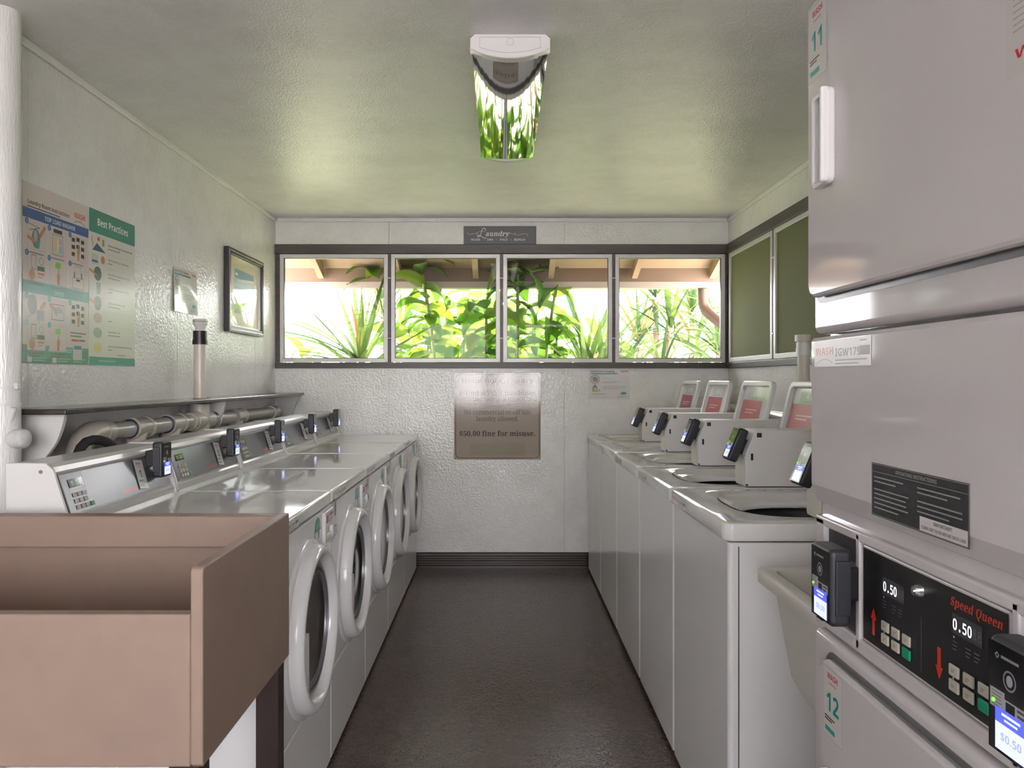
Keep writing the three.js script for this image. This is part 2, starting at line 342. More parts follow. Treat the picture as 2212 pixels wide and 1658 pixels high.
function gingerPlant(x, z, top, lean, n, size, from, mats, label, stemR = 0.011) {     // a cane with broad leaves up both sides
  const t = thing('broadleaf_plant', label, 'plant', [x, -0.12, z], 0, 'broad-leaved plants outside the far windows');
  const tip = V(lean[0], top + 0.12, lean[1]);
  const curve = new THREE.CatmullRomCurve3([V(0, 0, 0), V(lean[0] * 0.15, tip.y * 0.45, lean[1] * 0.15), V(lean[0] * 0.5, tip.y * 0.78, lean[1] * 0.5), tip]);
  part('stem', new THREE.TubeGeometry(curve, 20, stemR, 7), stemMat, t);
  const t0 = (from + 0.12) / tip.y, ph = rr(0, 6);
  for (let i = 0; i < n; i++) {
    const k = Math.min(1, t0 + (1 - t0) * (i + rr(0, 0.4)) / n), p = curve.getPoint(k), a = ph + i * 2.4 + rr(-0.4, 0.4);
    const last = i === n - 1;
    const dir = V(Math.cos(a), last ? 1.6 : rr(-0.5, 0.75), Math.sin(a) * 0.9);
    leaf(t, broad[Math.floor(rnd() * broad.length)], mats[Math.floor(rnd() * mats.length)], p, dir, rr(-0.5, 0.5), size * rr(0.8, 1.2), rr(0.85, 1.15));
  }
  return t;
}
function spikyPlant(x, z, heads, label, mats, cane = 0.025) {                      // heads: [dx, y, dz, leaves, length, spread down, width]
  const t = thing('spiky_plant', label, 'plant', [x, -0.12, z], 0, 'strap-leaved plants outside the far windows');
  for (const [dx, hy, dz, n, len, low, wide] of heads) {
    const h = V(dx, hy + 0.12, dz);
    part('stem', tube([V(dx * 0.2, 0, dz * 0.2), V(dx * 0.5 + 0.02, h.y * 0.5, dz * 0.6), h], cane, 12, 8), caneMat, t);
    for (let i = 0; i < n; i++) {
      const a = i * 2.399 + rr(-0.3, 0.3), up = low + (1.5 - low) * Math.pow(i / n, 1.3);
      const dir = V(Math.cos(a), Math.tan(Math.min(1.45, up)), Math.sin(a) * 0.8);
      const old = rnd() < 0.08;
      leaf(t, straps[Math.min(3, Math.floor(rnd() * (up > 0.9 ? 2 : 4)))], old ? dryLeaf : mats[Math.floor(rnd() * mats.length)], h.clone().add(V(0, -0.12 * (1 - i / n), 0)), dir, rr(-0.3, 0.3), len * rr(0.75, 1.15), wide);
    }
  }
  return t;
}
const [g0, g1, g2, g3, g4] = greens, [s0, s1, s2, s3, s4] = strapMats;
const caneLeaves = [g0, g1, g3, g4], strapLeaves = [s0, s1, s2, s4];
const dracaena = spikyPlant(-1.13, -6.42, [[0, 1.45, 0, 30, 0.72, 0.3, 1.15]], 'dark green spiky plant at the foot of the leftmost window', strapLeaves);
spikyPlant(-1.2, -7.7, [[0.05, 1.98, 0, 34, 0.62, -0.35, 1.2], [0.24, 1.68, 0.1, 26, 0.6, -0.15, 1.2]], 'tall spiky plant behind the leftmost window', strapLeaves);
spikyPlant(-2.05, -7.6, [[0, 1.40, 0, 22, 0.45, 0.1, 0.6]], 'small feathery palm at the lower left window corner', strapLeaves);
spikyPlant(0.74, -6.9, [[0, 1.42, 0, 17, 0.85, 0.6, 1.1], [0.14, 1.25, 0.05, 12, 0.8, 0.7, 1.1]], 'upright reedy plant at the right side of the third window', strapLeaves);
spikyPlant(1.36, -7.1, [[0.02, 2.08, 0, 34, 0.55, -0.5, 1.1], [0.13, 1.78, 0.12, 30, 0.6, -0.3, 1.1]], 'tall cane plant with strap leaves in the rightmost window', strapLeaves, 0.03);
spikyPlant(1.85, -7.7, [[0.0, 2.0, 0, 34, 0.66, -0.4, 1.2], [0.24, 1.6, 0.1, 30, 0.62, -0.2, 1.1]], 'strap-leaved cane plant beside the downspout', strapLeaves, 0.028);
spikyPlant(1.33, -6.55, [[0, 1.36, 0, 20, 0.55, 0.15, 1.1]], 'low strap-leaved clump at the foot of the rightmost window', strapLeaves);
spikyPlant(1.5, -8.6, [[0, 1.75, 0, 30, 0.8, -0.3, 1.2], [-0.4, 1.5, 0, 26, 0.7, -0.2, 1.2], [0.6, 1.7, 0, 30, 0.8, -0.2, 1.2]], 'strap-leaved plant far behind the downspout', strapLeaves);
// broad-leaved canes, the near ones first
gingerPlant(-0.46, -6.28, 2.34, [-0.2, 0.08], 24, 0.3, 1.1, caneLeaves, 'tall leaning cane with dark leaves reaching the eave in the second window', 0.014);
gingerPlant(-0.78, -6.4, 2.28, [-0.28, 0.1], 13, 0.26, 2.0, caneLeaves, 'cane with hanging leaves beside the first mullion');
gingerPlant(0.13, -6.2, 2.32, [0.0, 0.05], 23, 0.31, 1.1, caneLeaves, 'straight upright cane with broad leaves in the third window', 0.013);
const bent = gingerPlant(0.30, -6.35, 2.16, [0.16, 0.05], 19, 0.31, 1.1, caneLeaves, 'bending cane with broad leaves in the third window', 0.013);
gingerPlant(-0.13, -6.3, 1.96, [0.02, 0.0], 18, 0.33, 1.1, caneLeaves, 'broad-leaved cane at the right side of the second window');
gingerPlant(-0.36, -6.75, 2.1, [0.1, 0.1], 24, 0.31, 1.1, caneLeaves, 'broad-leaved cane behind the leaning one');
gingerPlant(-0.66, -6.9, 2.0, [0.05, 0], 23, 0.31, 1.1, caneLeaves, 'broad-leaved cane behind the left part of the second window');
gingerPlant(-1.0, -7.1, 1.82, [0.05, 0], 21, 0.3, 1.1, caneLeaves, 'broad-leaved cane behind the spiky plant');
gingerPlant(-0.16, -7.2, 1.98, [0.1, 0], 24, 0.33, 1.1, caneLeaves, 'broad-leaved cane behind the second mullion');
gingerPlant(0.12, -7.5, 1.9, [0.05, 0], 22, 0.33, 1.1, caneLeaves, 'broad-leaved cane low behind the third window');
gingerPlant(0.46, -7.1, 1.88, [0.05, 0], 22, 0.32, 1.1, caneLeaves, 'broad-leaved cane in the middle of the third window');
gingerPlant(0.9, -7.5, 1.74, [0.0, 0], 19, 0.3, 1.1, caneLeaves, 'broad-leaved cane behind the third mullion');
gingerPlant(1.02, -6.9, 1.68, [0.03, 0], 15, 0.22, 1.1, caneLeaves, 'short cane with small leaves in the rightmost window');
gingerPlant(-0.5, -7.7, 1.8, [0.05, 0], 22, 0.34, 1.1, caneLeaves, 'broad-leaved cane far behind the second window');
gingerPlant(0.35, -8.2, 1.7, [0.05, 0], 20, 0.34, 1.1, caneLeaves, 'broad-leaved cane far behind the third window');
gingerPlant(-1.8, -7.0, 1.54, [0.05, 0], 15, 0.26, 1.1, caneLeaves, 'low broad-leaved cane at the lower left window corner');
for (const [a, b, c] of [[0.9, -0.8, 0.3], [1.2, -0.2, -0.2], [0.5, -1.2, 0.5]]) leaf(bent, broad[4], leafMat(0.30, 0.30, 0.03, 0.4), V(0.16, 2.27, 0.05), V(a, b, c), 0.6, 0.15, 0.8).name = 'wilted_leaf';
for (const [up, z, len, g] of [[0.62, 0.1, 0.78, 1], [0.42, 0.25, 0.8, 1], [0.34, -0.2, 0.82, 1], [0.22, 0.15, 0.76, 0], [0.10, -0.1, 0.7, 0], [0.5, -0.35, 0.74, 1], [0.0, 0.3, 0.64, 0], [0.8, 0.4, 0.7, 1]])   // long blades arching to the left
  leaf(dracaena, straps[g], strapLeaves[(len * 100 | 0) % 3], V(0, 1.58, 0), V(-1, up + 0.22, z), 0.2, len, 1.3);

// ---------------------------------------------------------------- card readers
const readerFace = print(160, 260, (g, w, h) => {
  fillR(g, '#141416', 0, 0, w, h);
  stroke(g, '#9a9aa0', 3, [[26, 30], [33, 24], [40, 30], [33, 37], [26, 30]]); fillR(g, '#8a8a90', 48, 26, 66, 7);
  g.strokeStyle = '#85858c'; g.lineWidth = 5; g.beginPath(); g.arc(80, 78, 22, 0, 2 * PI); g.stroke(); ellipse(g, '#a0a0a8', 80, 78, 12, 14);
  fillR(g, '#a9a9ab', 6, 112, 148, 46); fillR(g, '#1a1a1c', 62, 112, 92, 14); fillR(g, '#1c1c20', 66, 130, 34, 22); fillR(g, '#55555a', 108, 132, 40, 6); fillR(g, '#55555a', 108, 144, 30, 6);
  lines(g, 12, 118, 42, 5, 8, '#7a7a7c', 3);
}, { roughness: 0.12 });
const screenMat = print(96, 96, (g) => { fillR(g, '#b9c0ff', 0, 0, 96, 96); fillR(g, '#4a56e0', 0, 0, 96, 34); fillR(g, '#c8ccff', 20, 8, 56, 6); fillR(g, '#c8ccff', 28, 20, 40, 5); text(g, '$0.50', 48, 72, 'bold 26px sans-serif', '#8a92d8'); }, { roughness: 0.1, emissive: 0xffffff, emissiveIntensity: 0.075 });
screenMat.emissiveMap = screenMat.map;
const ledMat = std(lin(0.1, 0.7, 0.05), 0.4, { emissive: lin(0.2, 1, 0.05), emissiveIntensity: 0.08 });
const RW = 0.076, RH = 0.122, RD = 0.036;
const readerGeo = rbox(-RD, 0, -RH / 2, RH / 2, -RW / 2, RW / 2, 0.009, 3), readerGrips = [rbox(-RD + 0.004, -0.008, -RH * 0.34, RH * 0.36, RW / 2 - 0.001, RW / 2 + 0.004, 0.002), rbox(-RD + 0.004, -0.008, -RH * 0.34, RH * 0.36, -RW / 2 - 0.004, -RW / 2 + 0.001, 0.002)];
const readerFaceGeo = sheet(RW - 0.008, RH - 0.01).rotateY(PI / 2).translate(0.0006, 0, 0), readerScreenGeo = sheet(0.05, 0.043).rotateY(PI / 2).translate(0.0012, -0.031, -0.003), readerLed = new THREE.SphereGeometry(0.0022, 8, 6).translate(0.001, -0.005, RW * 0.33);
const readerArm = rbox(-RD - 0.03, -RD + 0.004, -0.024, 0.03, -0.022, 0.022, 0.004);
function reader(parent, x, y, z, tilt, s = 1) {
  const r = part('card_reader', readerGeo, M.readerShell, parent);
  r.position.set(x, y, z); r.rotation.z = tilt; r.scale.setScalar(s);
  for (const q of readerGrips) part('side_grip', q, M.readerShell, r);
  part('face_print', readerFaceGeo, readerFace, r);
  part('screen', readerScreenGeo, screenMat, r);
  part('indicator_light', readerLed, ledMat, r);
  part('mounting_arm', readerArm, M.black, r);
  return r;
}
// ---------------------------------------------------------------- labels on the machines
const washRed = '#c8303a', teal = '#1f8f86';
const numberLabel = (n) => print(128, 208, (g, w, h) => {
  fillR(g, '#cdcac7', 0, 0, w, h); g.strokeStyle = '#8fb0aa'; g.lineWidth = 2; g.strokeRect(4, 4, w - 8, h - 8);
  text(g, 'WASH', 64, 34, 'bold 24px sans-serif', washRed); fillR(g, '#c08a8a', 40, 44, 48, 4);
  text(g, String(n), 64, 128, 'bold 76px sans-serif', teal);
  lines(g, 14, 146, 66, 2, 8, '#444', 4); fillR(g, '#2f9a92', 16, 176, 62, 14);
}, { roughness: 0.25 });
const assetLabel = (code, wide = true) => print(320, 96, (g, w, h) => {
  fillR(g, '#d9d7d6', 0, 0, w, h); text(g, 'WASH', 8, 54, 'bold 40px sans-serif', washRed, 'left'); stroke(g, '#a88', 3, [[14, 84], [44, 64, 84, 64, 112, 82]]);
  text(g, code, 128, 60, 'bold 38px sans-serif', '#4a4a4a', 'left'); fillR(g, '#66635f', 262, 30, 52, 30); lines(g, 262, 10, 52, 1, 8, '#666', 5); lines(g, 128, 72, 184, 2, 12, '#777', 4);
}, { roughness: 0.3 });
const assetA = assetLabel('IGJ 264'), assetB = assetLabel('IGJ 285');
const roundSticker = print(128, 160, (g, w, h) => { fillR(g, '#2c8d84', 0, 0, w, h); fillR(g, '#d6d4d2', 0, 84, w, 76); ellipse(g, '#3a3a3e', 84, 96, 16, 38); lines(g, 22, 26, 80, 4, 11, '#8cc8c0', 4); fillR(g, '#b06a60', 34, 138, 26, 10); }, { roughness: 0.3 });
const dispLabel = print(128, 72, (g, w, h) => { fillR(g, '#dedbd8', 0, 0, w, h); fillR(g, '#c23a44', 52, 8, 70, 16); fillR(g, '#a84850', 6, 10, 36, 48); lines(g, 54, 32, 66, 4, 9, '#777', 4); }, { roughness: 0.3 });
const textLabel = print(96, 96, (g, w, h) => { fillR(g, '#d4d2d0', 0, 0, w, h); fillR(g, '#77757a', 10, 10, 58, 12); lines(g, 10, 34, 76, 5, 11, '#8c8a8c', 4); }, { roughness: 0.4 });
const tagLabel = print(48, 96, (g, w, h) => { fillR(g, '#56565a', 0, 0, w, h); lines(g, 8, 10, 32, 7, 12, '#8a8a8e', 4); }, { roughness: 0.4 });
const consolePrint = print(700, 128, (g, w, h) => {
  fillR(g, '#5f6064', 0, 0, w, h); fillR(g, '#55565a', 0, 0, 128, h); fillR(g, '#75767a', 127, 0, 2, h);
  text(g, 'Speed Queen', 330, 114, 'italic bold 22px serif', '#c8382c', 'left'); text(g, 'COMMERCIAL', 470, 108, '13px sans-serif', '#8a8a8c', 'left');
  for (let i = 0; i < 5; i++) fillR(g, '#b4b4b6', 36 + i * 14, 46, 5, 3);
}, { roughness: 0.22, metalness: 0.25 });
const displayMat = print(96, 40, (g) => { fillR(g, '#2a2a2c', 0, 0, 96, 40); text(g, '0.50', 48, 30, 'bold 28px monospace', '#ecebe6'); }, { roughness: 0.06 });

// ---------------------------------------------------------------- front-load washers along the left wall
const FW = 0.682, hw = FW / 2, deckY = 0.932;
const fl = {
  cabinet: join([box(-0.345, 0.25, 0.02, 0.889, -hw, hw), box(0.25, 0.33, 0.02, 0.889, -hw, -hw + 0.02), box(0.25, 0.33, 0.02, 0.889, hw - 0.02, hw), box(0.25, 0.33, 0.02, 0.3, -hw + 0.02, hw - 0.02), (() => { const s = rrect(FW, 0.57, 0.004); const q = new THREE.Path(); q.absarc(0, -0.029, 0.2, 0, 2 * PI, true); s.holes.push(q); return toX(extr(s, 0.02, 0.003, 32)).translate(0.325, 0.602, 0); })(), ...[-0.28, 0.28].flatMap((z) => [-0.3, 0.29].map((x) => rod(V(x, 0, z), V(x, 0.03, z), 0.02, 10)))]),
  kick: rbox(0.32, 0.344, 0.012, 0.312, -hw, hw, 0.005),
  top: rbox(-0.345, 0.347, 0.891, deckY, -hw, hw, 0.011, 3),
  console: profileZ([[-0.343, deckY - 0.001], [-0.186, deckY - 0.001], [-0.188, 0.95], [-0.196, 0.958], [-0.232, 1.066], [-0.228, 1.075], [-0.232, 1.088], [-0.246, 1.096], [-0.343, 1.098]], -hw + 0.012, hw - 0.012, 0.002),
  cap: (z0, z1) => profileZ([[-0.345, deckY - 0.001], [-0.181, deckY - 0.001], [-0.184, 0.952], [-0.225, 1.083], [-0.243, 1.1], [-0.345, 1.101]], z0, z1, 0.002),
  plate: toX(extr(rrect(0.628, 0.112, 0.004), 0.004, 0.001)),
  plateFace: sheet(0.622, 0.106).rotateY(PI / 2).translate(0.0045, 0, 0),
  display: sheet(0.07, 0.024).rotateY(PI / 2), number: sheet(0.058, 0.094).rotateY(PI / 2),
  key: rbox(0, 0.003, -0.006, 0.006, -0.0085, 0.0085, 0.0015),
  bezel: latheX([[0.18, 0.0], [0.262, 0.0], [0.262, 0.006], [0.255, 0.011], [0.18, 0.011]]),
  ring: latheX([[0.203, 0.006], [0.202, 0.02], [0.206, 0.036], [0.213, 0.046], [0.222, 0.050], [0.233, 0.048], [0.241, 0.040], [0.245, 0.028], [0.246, 0.009], [0.21, 0.009]], 64),
  gasket: latheX([[0.148, 0.016], [0.160, 0.018], [0.161, 0.024], [0.168, 0.024], [0.169, 0.018], [0.176, 0.018], [0.177, 0.026], [0.185, 0.026], [0.186, 0.018], [0.205, 0.016]], 56),
  glass: latheX([[0.0001, 0.013], [0.08, 0.0135], [0.13, 0.015], [0.153, 0.019]], 48),
  hinge: rbox(0.345, 0.362, 0.5, 0.64, -0.286, -0.258, 0.004),
  drawer: (() => { const s = rrect(0.128, 0.112, 0.008), o = rrect(0.092, 0.048, 0.008, THREE.Path); o.curves.forEach(() => 0); const hole = new THREE.Path(o.getPoints().map((p) => p.clone().add(new THREE.Vector2(0, -0.022)))); s.holes.push(hole); return toX(extr(s, 0.013, 0.003)); })(),
  drawerCup: (() => { const g = new THREE.SphereGeometry(0.05, 16, 10, 0, PI * 2, 0, PI / 2).rotateZ(PI / 2).scale(0.3, 0.5, 0.95); return g.translate(0.013, -0.022, 0); })(),
  drawerBack: toX(extr(rrect(0.1, 0.056, 0.008), 0.002, 0)).translate(0.0005, -0.022, 0),
  drawerScoop: new THREE.CylinderGeometry(0.02, 0.02, 0.088, 12, 1, false, 0, PI).rotateX(PI / 2).rotateZ(-0.4).scale(0.5, 0.9, 1).translate(0.002, -0.038, 0),
  handle: (() => { const s = new THREE.Shape(), R = 0.202, z0 = 0.125; const a = Math.asin(z0 / R); const pts = []; for (let i = 0; i <= 14; i++) { const q = a + (PI - 2 * a) * i / 14 * 0.56; pts.push([-Math.sin(q) * R, Math.cos(PI - q) * R]); } s.moveTo(-z0, pts[0][1]); pts.forEach((p) => s.lineTo(p[0], p[1])); s.lineTo(-z0, pts[pts.length - 1][1]); s.closePath(); return toX(extr(s, 0.018, 0.002)).translate(0.02, 0, 0); })(),
  sheetRound: new THREE.CircleGeometry(0.042, 32).scale(1, 1.0, 1).rotateY(PI / 2), asset: sheet(0.19, 0.03).rotateY(PI / 2),
};
fl.capN = fl.cap(hw - 0.012, hw); fl.capF = fl.cap(-hw, -hw + 0.012);
const flWords = ['front-load washer numbered 1, nearest to the tan sink', 'front-load washer numbered 2, second from the tan sink', 'middle one of the five front-load washers, third from the tan sink', 'front-load washer next to the last, fourth from the tan sink', 'front-load washer farthest back, against the far wall'];
for (let i = 0; i < 5; i++) {
  const dc = 2.384 + 0.69 * i;
  const t = thing('front_load_washer', flWords[i], 'washer', [-0.9274, 0, -dc], 0, 'front-load washers along the left wall');
  part('cabinet', fl.cabinet, M.white, t);
  part('kick_panel', fl.kick, M.white, t);
  const top = part('top_panel', fl.top, M.whiteTop, t);
  const a = part('asset_label', fl.asset, i % 2 ? assetB : assetA, top); a.position.set(0.3475, 0.911, 0.2);
  const con = part('console_housing', fl.console, M.consoleMetal, t);
  part('end_cap', fl.capN, M.whiteSatin, con); part('end_cap', fl.capF, M.whiteSatin, con);
  for (const y of [0.958, 1.078]) part('screw', rod(V(-0.255, y, hw - 0.001), V(-0.255, y, hw + 0.002), 0.005, 10), M.steelDark, con);
  const cp = part('control_panel', fl.plate, M.panelGrey, t);
  cp.position.set(-0.2138, 1.0125, 0); cp.rotation.z = 0.325;
  part('panel_print', fl.plateFace, consolePrint, cp);
  const d = part('display', fl.display, displayMat, cp); d.position.set(0.006, 0.026, 0.245);
  for (let r = 0; r < 3; r++) for (let c = 0; c < (r === 2 ? 4 : 3); c++) { const k = part('button', fl.key, r === 2 && c === 3 ? M.green : M.button, cp); k.position.set(0.0045, -0.006 - r * 0.017, 0.268 - c * 0.024); }
  const n = part('number_label', fl.number, numberLabel(i + 1), cp); n.position.set(0.0075, 0.002, -0.122); n.rotation.x = -0.12;
  reader(t, -0.163, 1.056, -0.212, 0.0, 0.95);
  // door
  const door = part('door', fl.ring, M.white, t);
  door.position.set(0.345, 0.573, 0);
  part('door_bezel', fl.bezel, M.white, door);
  part('door_gasket', fl.gasket, M.gasket, door);
  part('door_glass', fl.glass, M.doorGlass, door);
  part('door_handle', fl.handle, M.whiteSatin, door);
  part('hinge', fl.hinge.clone().translate(-0.345, -0.573, 0), M.white, door);
  const dr = part('detergent_drawer', fl.drawer, M.white, t);
  dr.position.set(0.345, 0.826, -0.262);
  part('drawer_back', fl.drawerBack, M.whiteSatin, dr); part('scoop_grip', fl.drawerScoop, M.cream, dr);
  sticker('drawer_label', 0.118, 0.04, dispLabel, dr, 0.0135, 0.03, 0);
  const s = part('round_sticker', fl.sheetRound, roundSticker, t); s.position.set(0.3457, 0.835, -0.142);
  sticker('tag_label', 0.022, 0.05, tagLabel, t, 0.3457, 0.862, 0.28);
  sticker('care_label', 0.052, 0.05, textLabel, t, 0.3457, 0.785, 0.27);
}

// ---------------------------------------------------------------- top-load washers along the right wall
const TW = 0.668, tw = TW / 2, tY = 0.937;
const ringPts = (cx, cz, ax, az, e, n = 48) => Array.from({ length: n }, (_, i) => { const a = i / n * 2 * PI, c = Math.cos(a), s = Math.sin(a); return [cx + ax * Math.sign(c) * Math.pow(Math.abs(c), e), cz + az * Math.sign(s) * Math.pow(Math.abs(s), e)]; });
function skin(rings) {                                                          // rings: [points, y]; a smooth skin between them
  const pos = [], idx = [], n = rings[0][0].length;
  rings.forEach(([pts, y]) => pts.forEach(([x, z]) => pos.push(x, y, z)));
  for (let r = 0; r + 1 < rings.length; r++) for (let i = 0; i < n; i++) { const a = r * n + i, b = r * n + (i + 1) % n; idx.push(a, a + n, b, b, a + n, b + n); }
  const g = new THREE.BufferGeometry();
  g.setAttribute('position', new THREE.Float32BufferAttribute(pos, 3)); g.setAttribute('uv', new THREE.Float32BufferAttribute(new Float32Array(pos.length / 3 * 2), 2)); g.setIndex(idx); g.computeVertexNormals();
  return soft(g.toNonIndexed(), 50);
}
const oC = [0.035, -0.008], mouth = ringPts(...oC, 0.222, 0.232, 0.62), mouth2 = ringPts(...oC, 0.214, 0.222, 0.62), mouth3 = ringPts(0.03, -0.04, 0.19, 0.172, 0.85), mouth4 = ringPts(0.03, -0.04, 0.186, 0.168, 0.88);
const lidTilt = 0.245;
const tl = {
  cabinet: join([(() => { const s = rrect(0.693, TW - 0.002, 0.014); s.holes.push(rrect(0.64, TW - 0.05, 0.02, THREE.Path)); return extr(s, 0.865, 0.002, 5).rotateX(-PI / 2).translate(-0.0035, 0.02, 0); })(), box(-0.33, 0.32, 0.1, 0.13, -0.31, 0.31), ...[-0.26, 0.26].flatMap((z) => [-0.3, 0.29].map((x) => rod(V(x, 0, z), V(x, 0.03, z), 0.02, 10)))]),
  sideSeam: box(0.315, 0.318, 0.05, 0.875, -tw - 0.0004, -tw + 0.002),
  deck: (() => { const s = rrect(0.71, TW, 0.03); s.holes.push(new THREE.Path(mouth.map(([x, z]) => new THREE.Vector2(x, -z)).reverse())); return soft(extr(s, 0.05, 0.009, 6).rotateX(-PI / 2).translate(0, tY - 0.05, 0), 40); })(),
  funnel: skin([[mouth, tY - 0.001], [mouth2, tY - 0.007], [ringPts(0.032, -0.02, 0.203, 0.2, 0.72), tY - 0.013], [mouth3, tY - 0.019], [mouth4, tY - 0.026], [mouth4, tY - 0.034]]),
  basket: skin([[mouth4, tY - 0.036], [ringPts(0.01, 0.012, 0.215, 0.215, 1), tY - 0.06], [ringPts(0.01, 0.012, 0.215, 0.215, 1), tY - 0.45], [ringPts(0.01, 0.012, 0.06, 0.06, 1), tY - 0.47]]),
  agitator: skin([[ringPts(0.01, 0.012, 0.12, 0.12, 1), tY - 0.46], [ringPts(0.01, 0.012, 0.06, 0.06, 1), tY - 0.38], [ringPts(0.01, 0.012, 0.05, 0.05, 1), tY - 0.16], [ringPts(0.01, 0.012, 0.002, 0.002, 1), tY - 0.12]]),
  lidFrame: (() => { const s = rrect(0.46, 0.372, 0.04); s.holes.push(rrect(0.408, 0.322, 0.026, THREE.Path)); return toX(extr(s, 0.024, 0.005, 6)); })(),
  lidPanel: toX(extr(rrect(0.45, 0.362, 0.036), 0.005, 0.001, 6)).translate(-0.0005, 0, 0),
  lidRed: sheet(0.29, 0.135).rotateY(PI / 2), lidCode: sheet(0.24, 0.055).rotateY(PI / 2),
  bumper: rbox(0.02, 0.03, -0.008, 0.008, -0.006, 0.006, 0.002),
  case: profileZ([[0.087, tY + 0.003], [0.087, 1.053], [0.052, 1.138], [-0.345, 1.138], [-0.345, tY + 0.003]], -0.318, -0.203, 0.002),
  caseFoot: box(-0.34, 0.084, tY - 0.002, tY + 0.004, -0.316, -0.205),
  caseFront: toX(extr(rrect(0.104, 0.1, 0.004), 0.003, 0.001)).translate(0.087, 0.996, -0.2605),
  caseTab1: rbox(0.03, 0.047, 1.112, 1.128, -0.3195, -0.317, 0.001), caseTab2: rbox(0.06, 0.068, 1.032, 1.056, -0.3195, -0.317, 0.001), caseTab3: rbox(0.078, 0.0865, tY + 0.006, tY + 0.012, -0.3195, -0.317, 0.001),
  icons: sheet(0.34, 0.05), asset: sheet(0.19, 0.032).rotateY(PI / 2),
};
const lidRedMat = print(256, 132, (g, w, h) => { fillR(g, '#b8434a', 0, 0, w, h); lines(g, 60, 44, 150, 2, 14, '#e8c8c6', 5); ellipse(g, '#e2d9d2', 128, 132, 44, 26); }, { roughness: 0.3 });
const lidCodeMat = [345, 456, 567, 678, 789].map((n, i) => print(160, 48, (g, w, h) => { fillR(g, '#d0d2cf', 0, 0, w, h); text(g, ['3 4 5', '4 3 5', '5 3 4', '4 5 3', '3 5 4'][i], 80, 34, 'bold 34px sans-serif', '#f4f4f2'); lines(g, 30, 42, 100, 1, 6, '#b9bbb9', 3); }, { roughness: 0.12 }));
const iconsMat = print(340, 50, (g, w, h) => { fillR(g, '#dcdad7', 0, 0, w, h); ['#c06868', '#8aa', '#5fa59d', '#7a9', '#6a9d97', '#577'].forEach((c, i) => { stroke(g, c, 4, [[16 + i * 56, 14], [30 + i * 56, 36], [44 + i * 56, 16]]); lines(g, 12 + i * 56, 42, 36, 1, 4, c, 3); }); }, { roughness: 0.15 });
const tlWords = ['top-load washer nearest to the white laundry tub, its open lid hidden by the dryer', 'top-load washer second from the white laundry tub, with its lid open', 'middle one of the five top-load washers, its open lid in front of the capped pipe', 'top-load washer next to the last, fourth from the white laundry tub', 'top-load washer farthest back, against the far wall'];
for (let i = 0; i < 5; i++) {
  const dc = 2.091 + 0.673 * (i + 0.5);
  const t = thing('top_load_washer', tlWords[i], 'washer', [0.943, 0, -dc], PI, 'top-load washers along the right wall');
  part('cabinet', tl.cabinet, M.white, t);
  part('side_seam', tl.sideSeam, M.gasket, t);
  const dk = part('deck', tl.deck, M.whiteTop, t);
  const a = part('asset_label', tl.asset, i % 2 ? assetA : assetB, dk); a.position.set(0.3556, tY - 0.026, 0.2);
  const ic = part('icon_strip', tl.icons, iconsMat, dk); ic.rotation.set(-PI / 2, 0, PI / 2); ic.rotation.set(-PI / 2, 0, PI); ic.position.set(0.02, tY + 0.0006, 0.288);
  part('funnel', tl.funnel, M.whiteTop, t);
  part('basket', tl.basket, M.steelDark, t);
  part('agitator', tl.agitator, M.whiteSatin, t);
  const lid = part('lid', tl.lidFrame, M.white, t);
  lid.position.set(-0.222 - Math.sin(lidTilt) * 0.18, tY + 0.004 + Math.cos(lidTilt) * 0.186, 0.05); lid.rotation.z = lidTilt;
  part('lid_panel', tl.lidPanel, M.whiteTop, lid);
  const red = part('red_label', tl.lidRed, lidRedMat, lid); red.position.set(0.0056, 0.026, 0.045);
  const code = part('code_label', tl.lidCode, lidCodeMat[i], lid); code.position.set(0.0056, 0.126, 0.0);
  for (const z of [-0.222, 0.222]) { const b = part('bumper', tl.bumper, M.rubber, lid); b.position.set(0, -0.03, z * 0.97); }
  const mc = part('meter_case', tl.case, M.whiteSatin, t);
  part('case_foot', tl.caseFoot, M.black, mc);
  part('case_front_plate', tl.caseFront, M.cream, mc);
  part('lock_tab', tl.caseTab1, M.black, mc); part('lock_tab', tl.caseTab2, M.black, mc); part('lock_tab', tl.caseTab3, M.black, mc);
  reader(t, 0.122, 1.09, -0.2605, 0.39, 1.0);
}

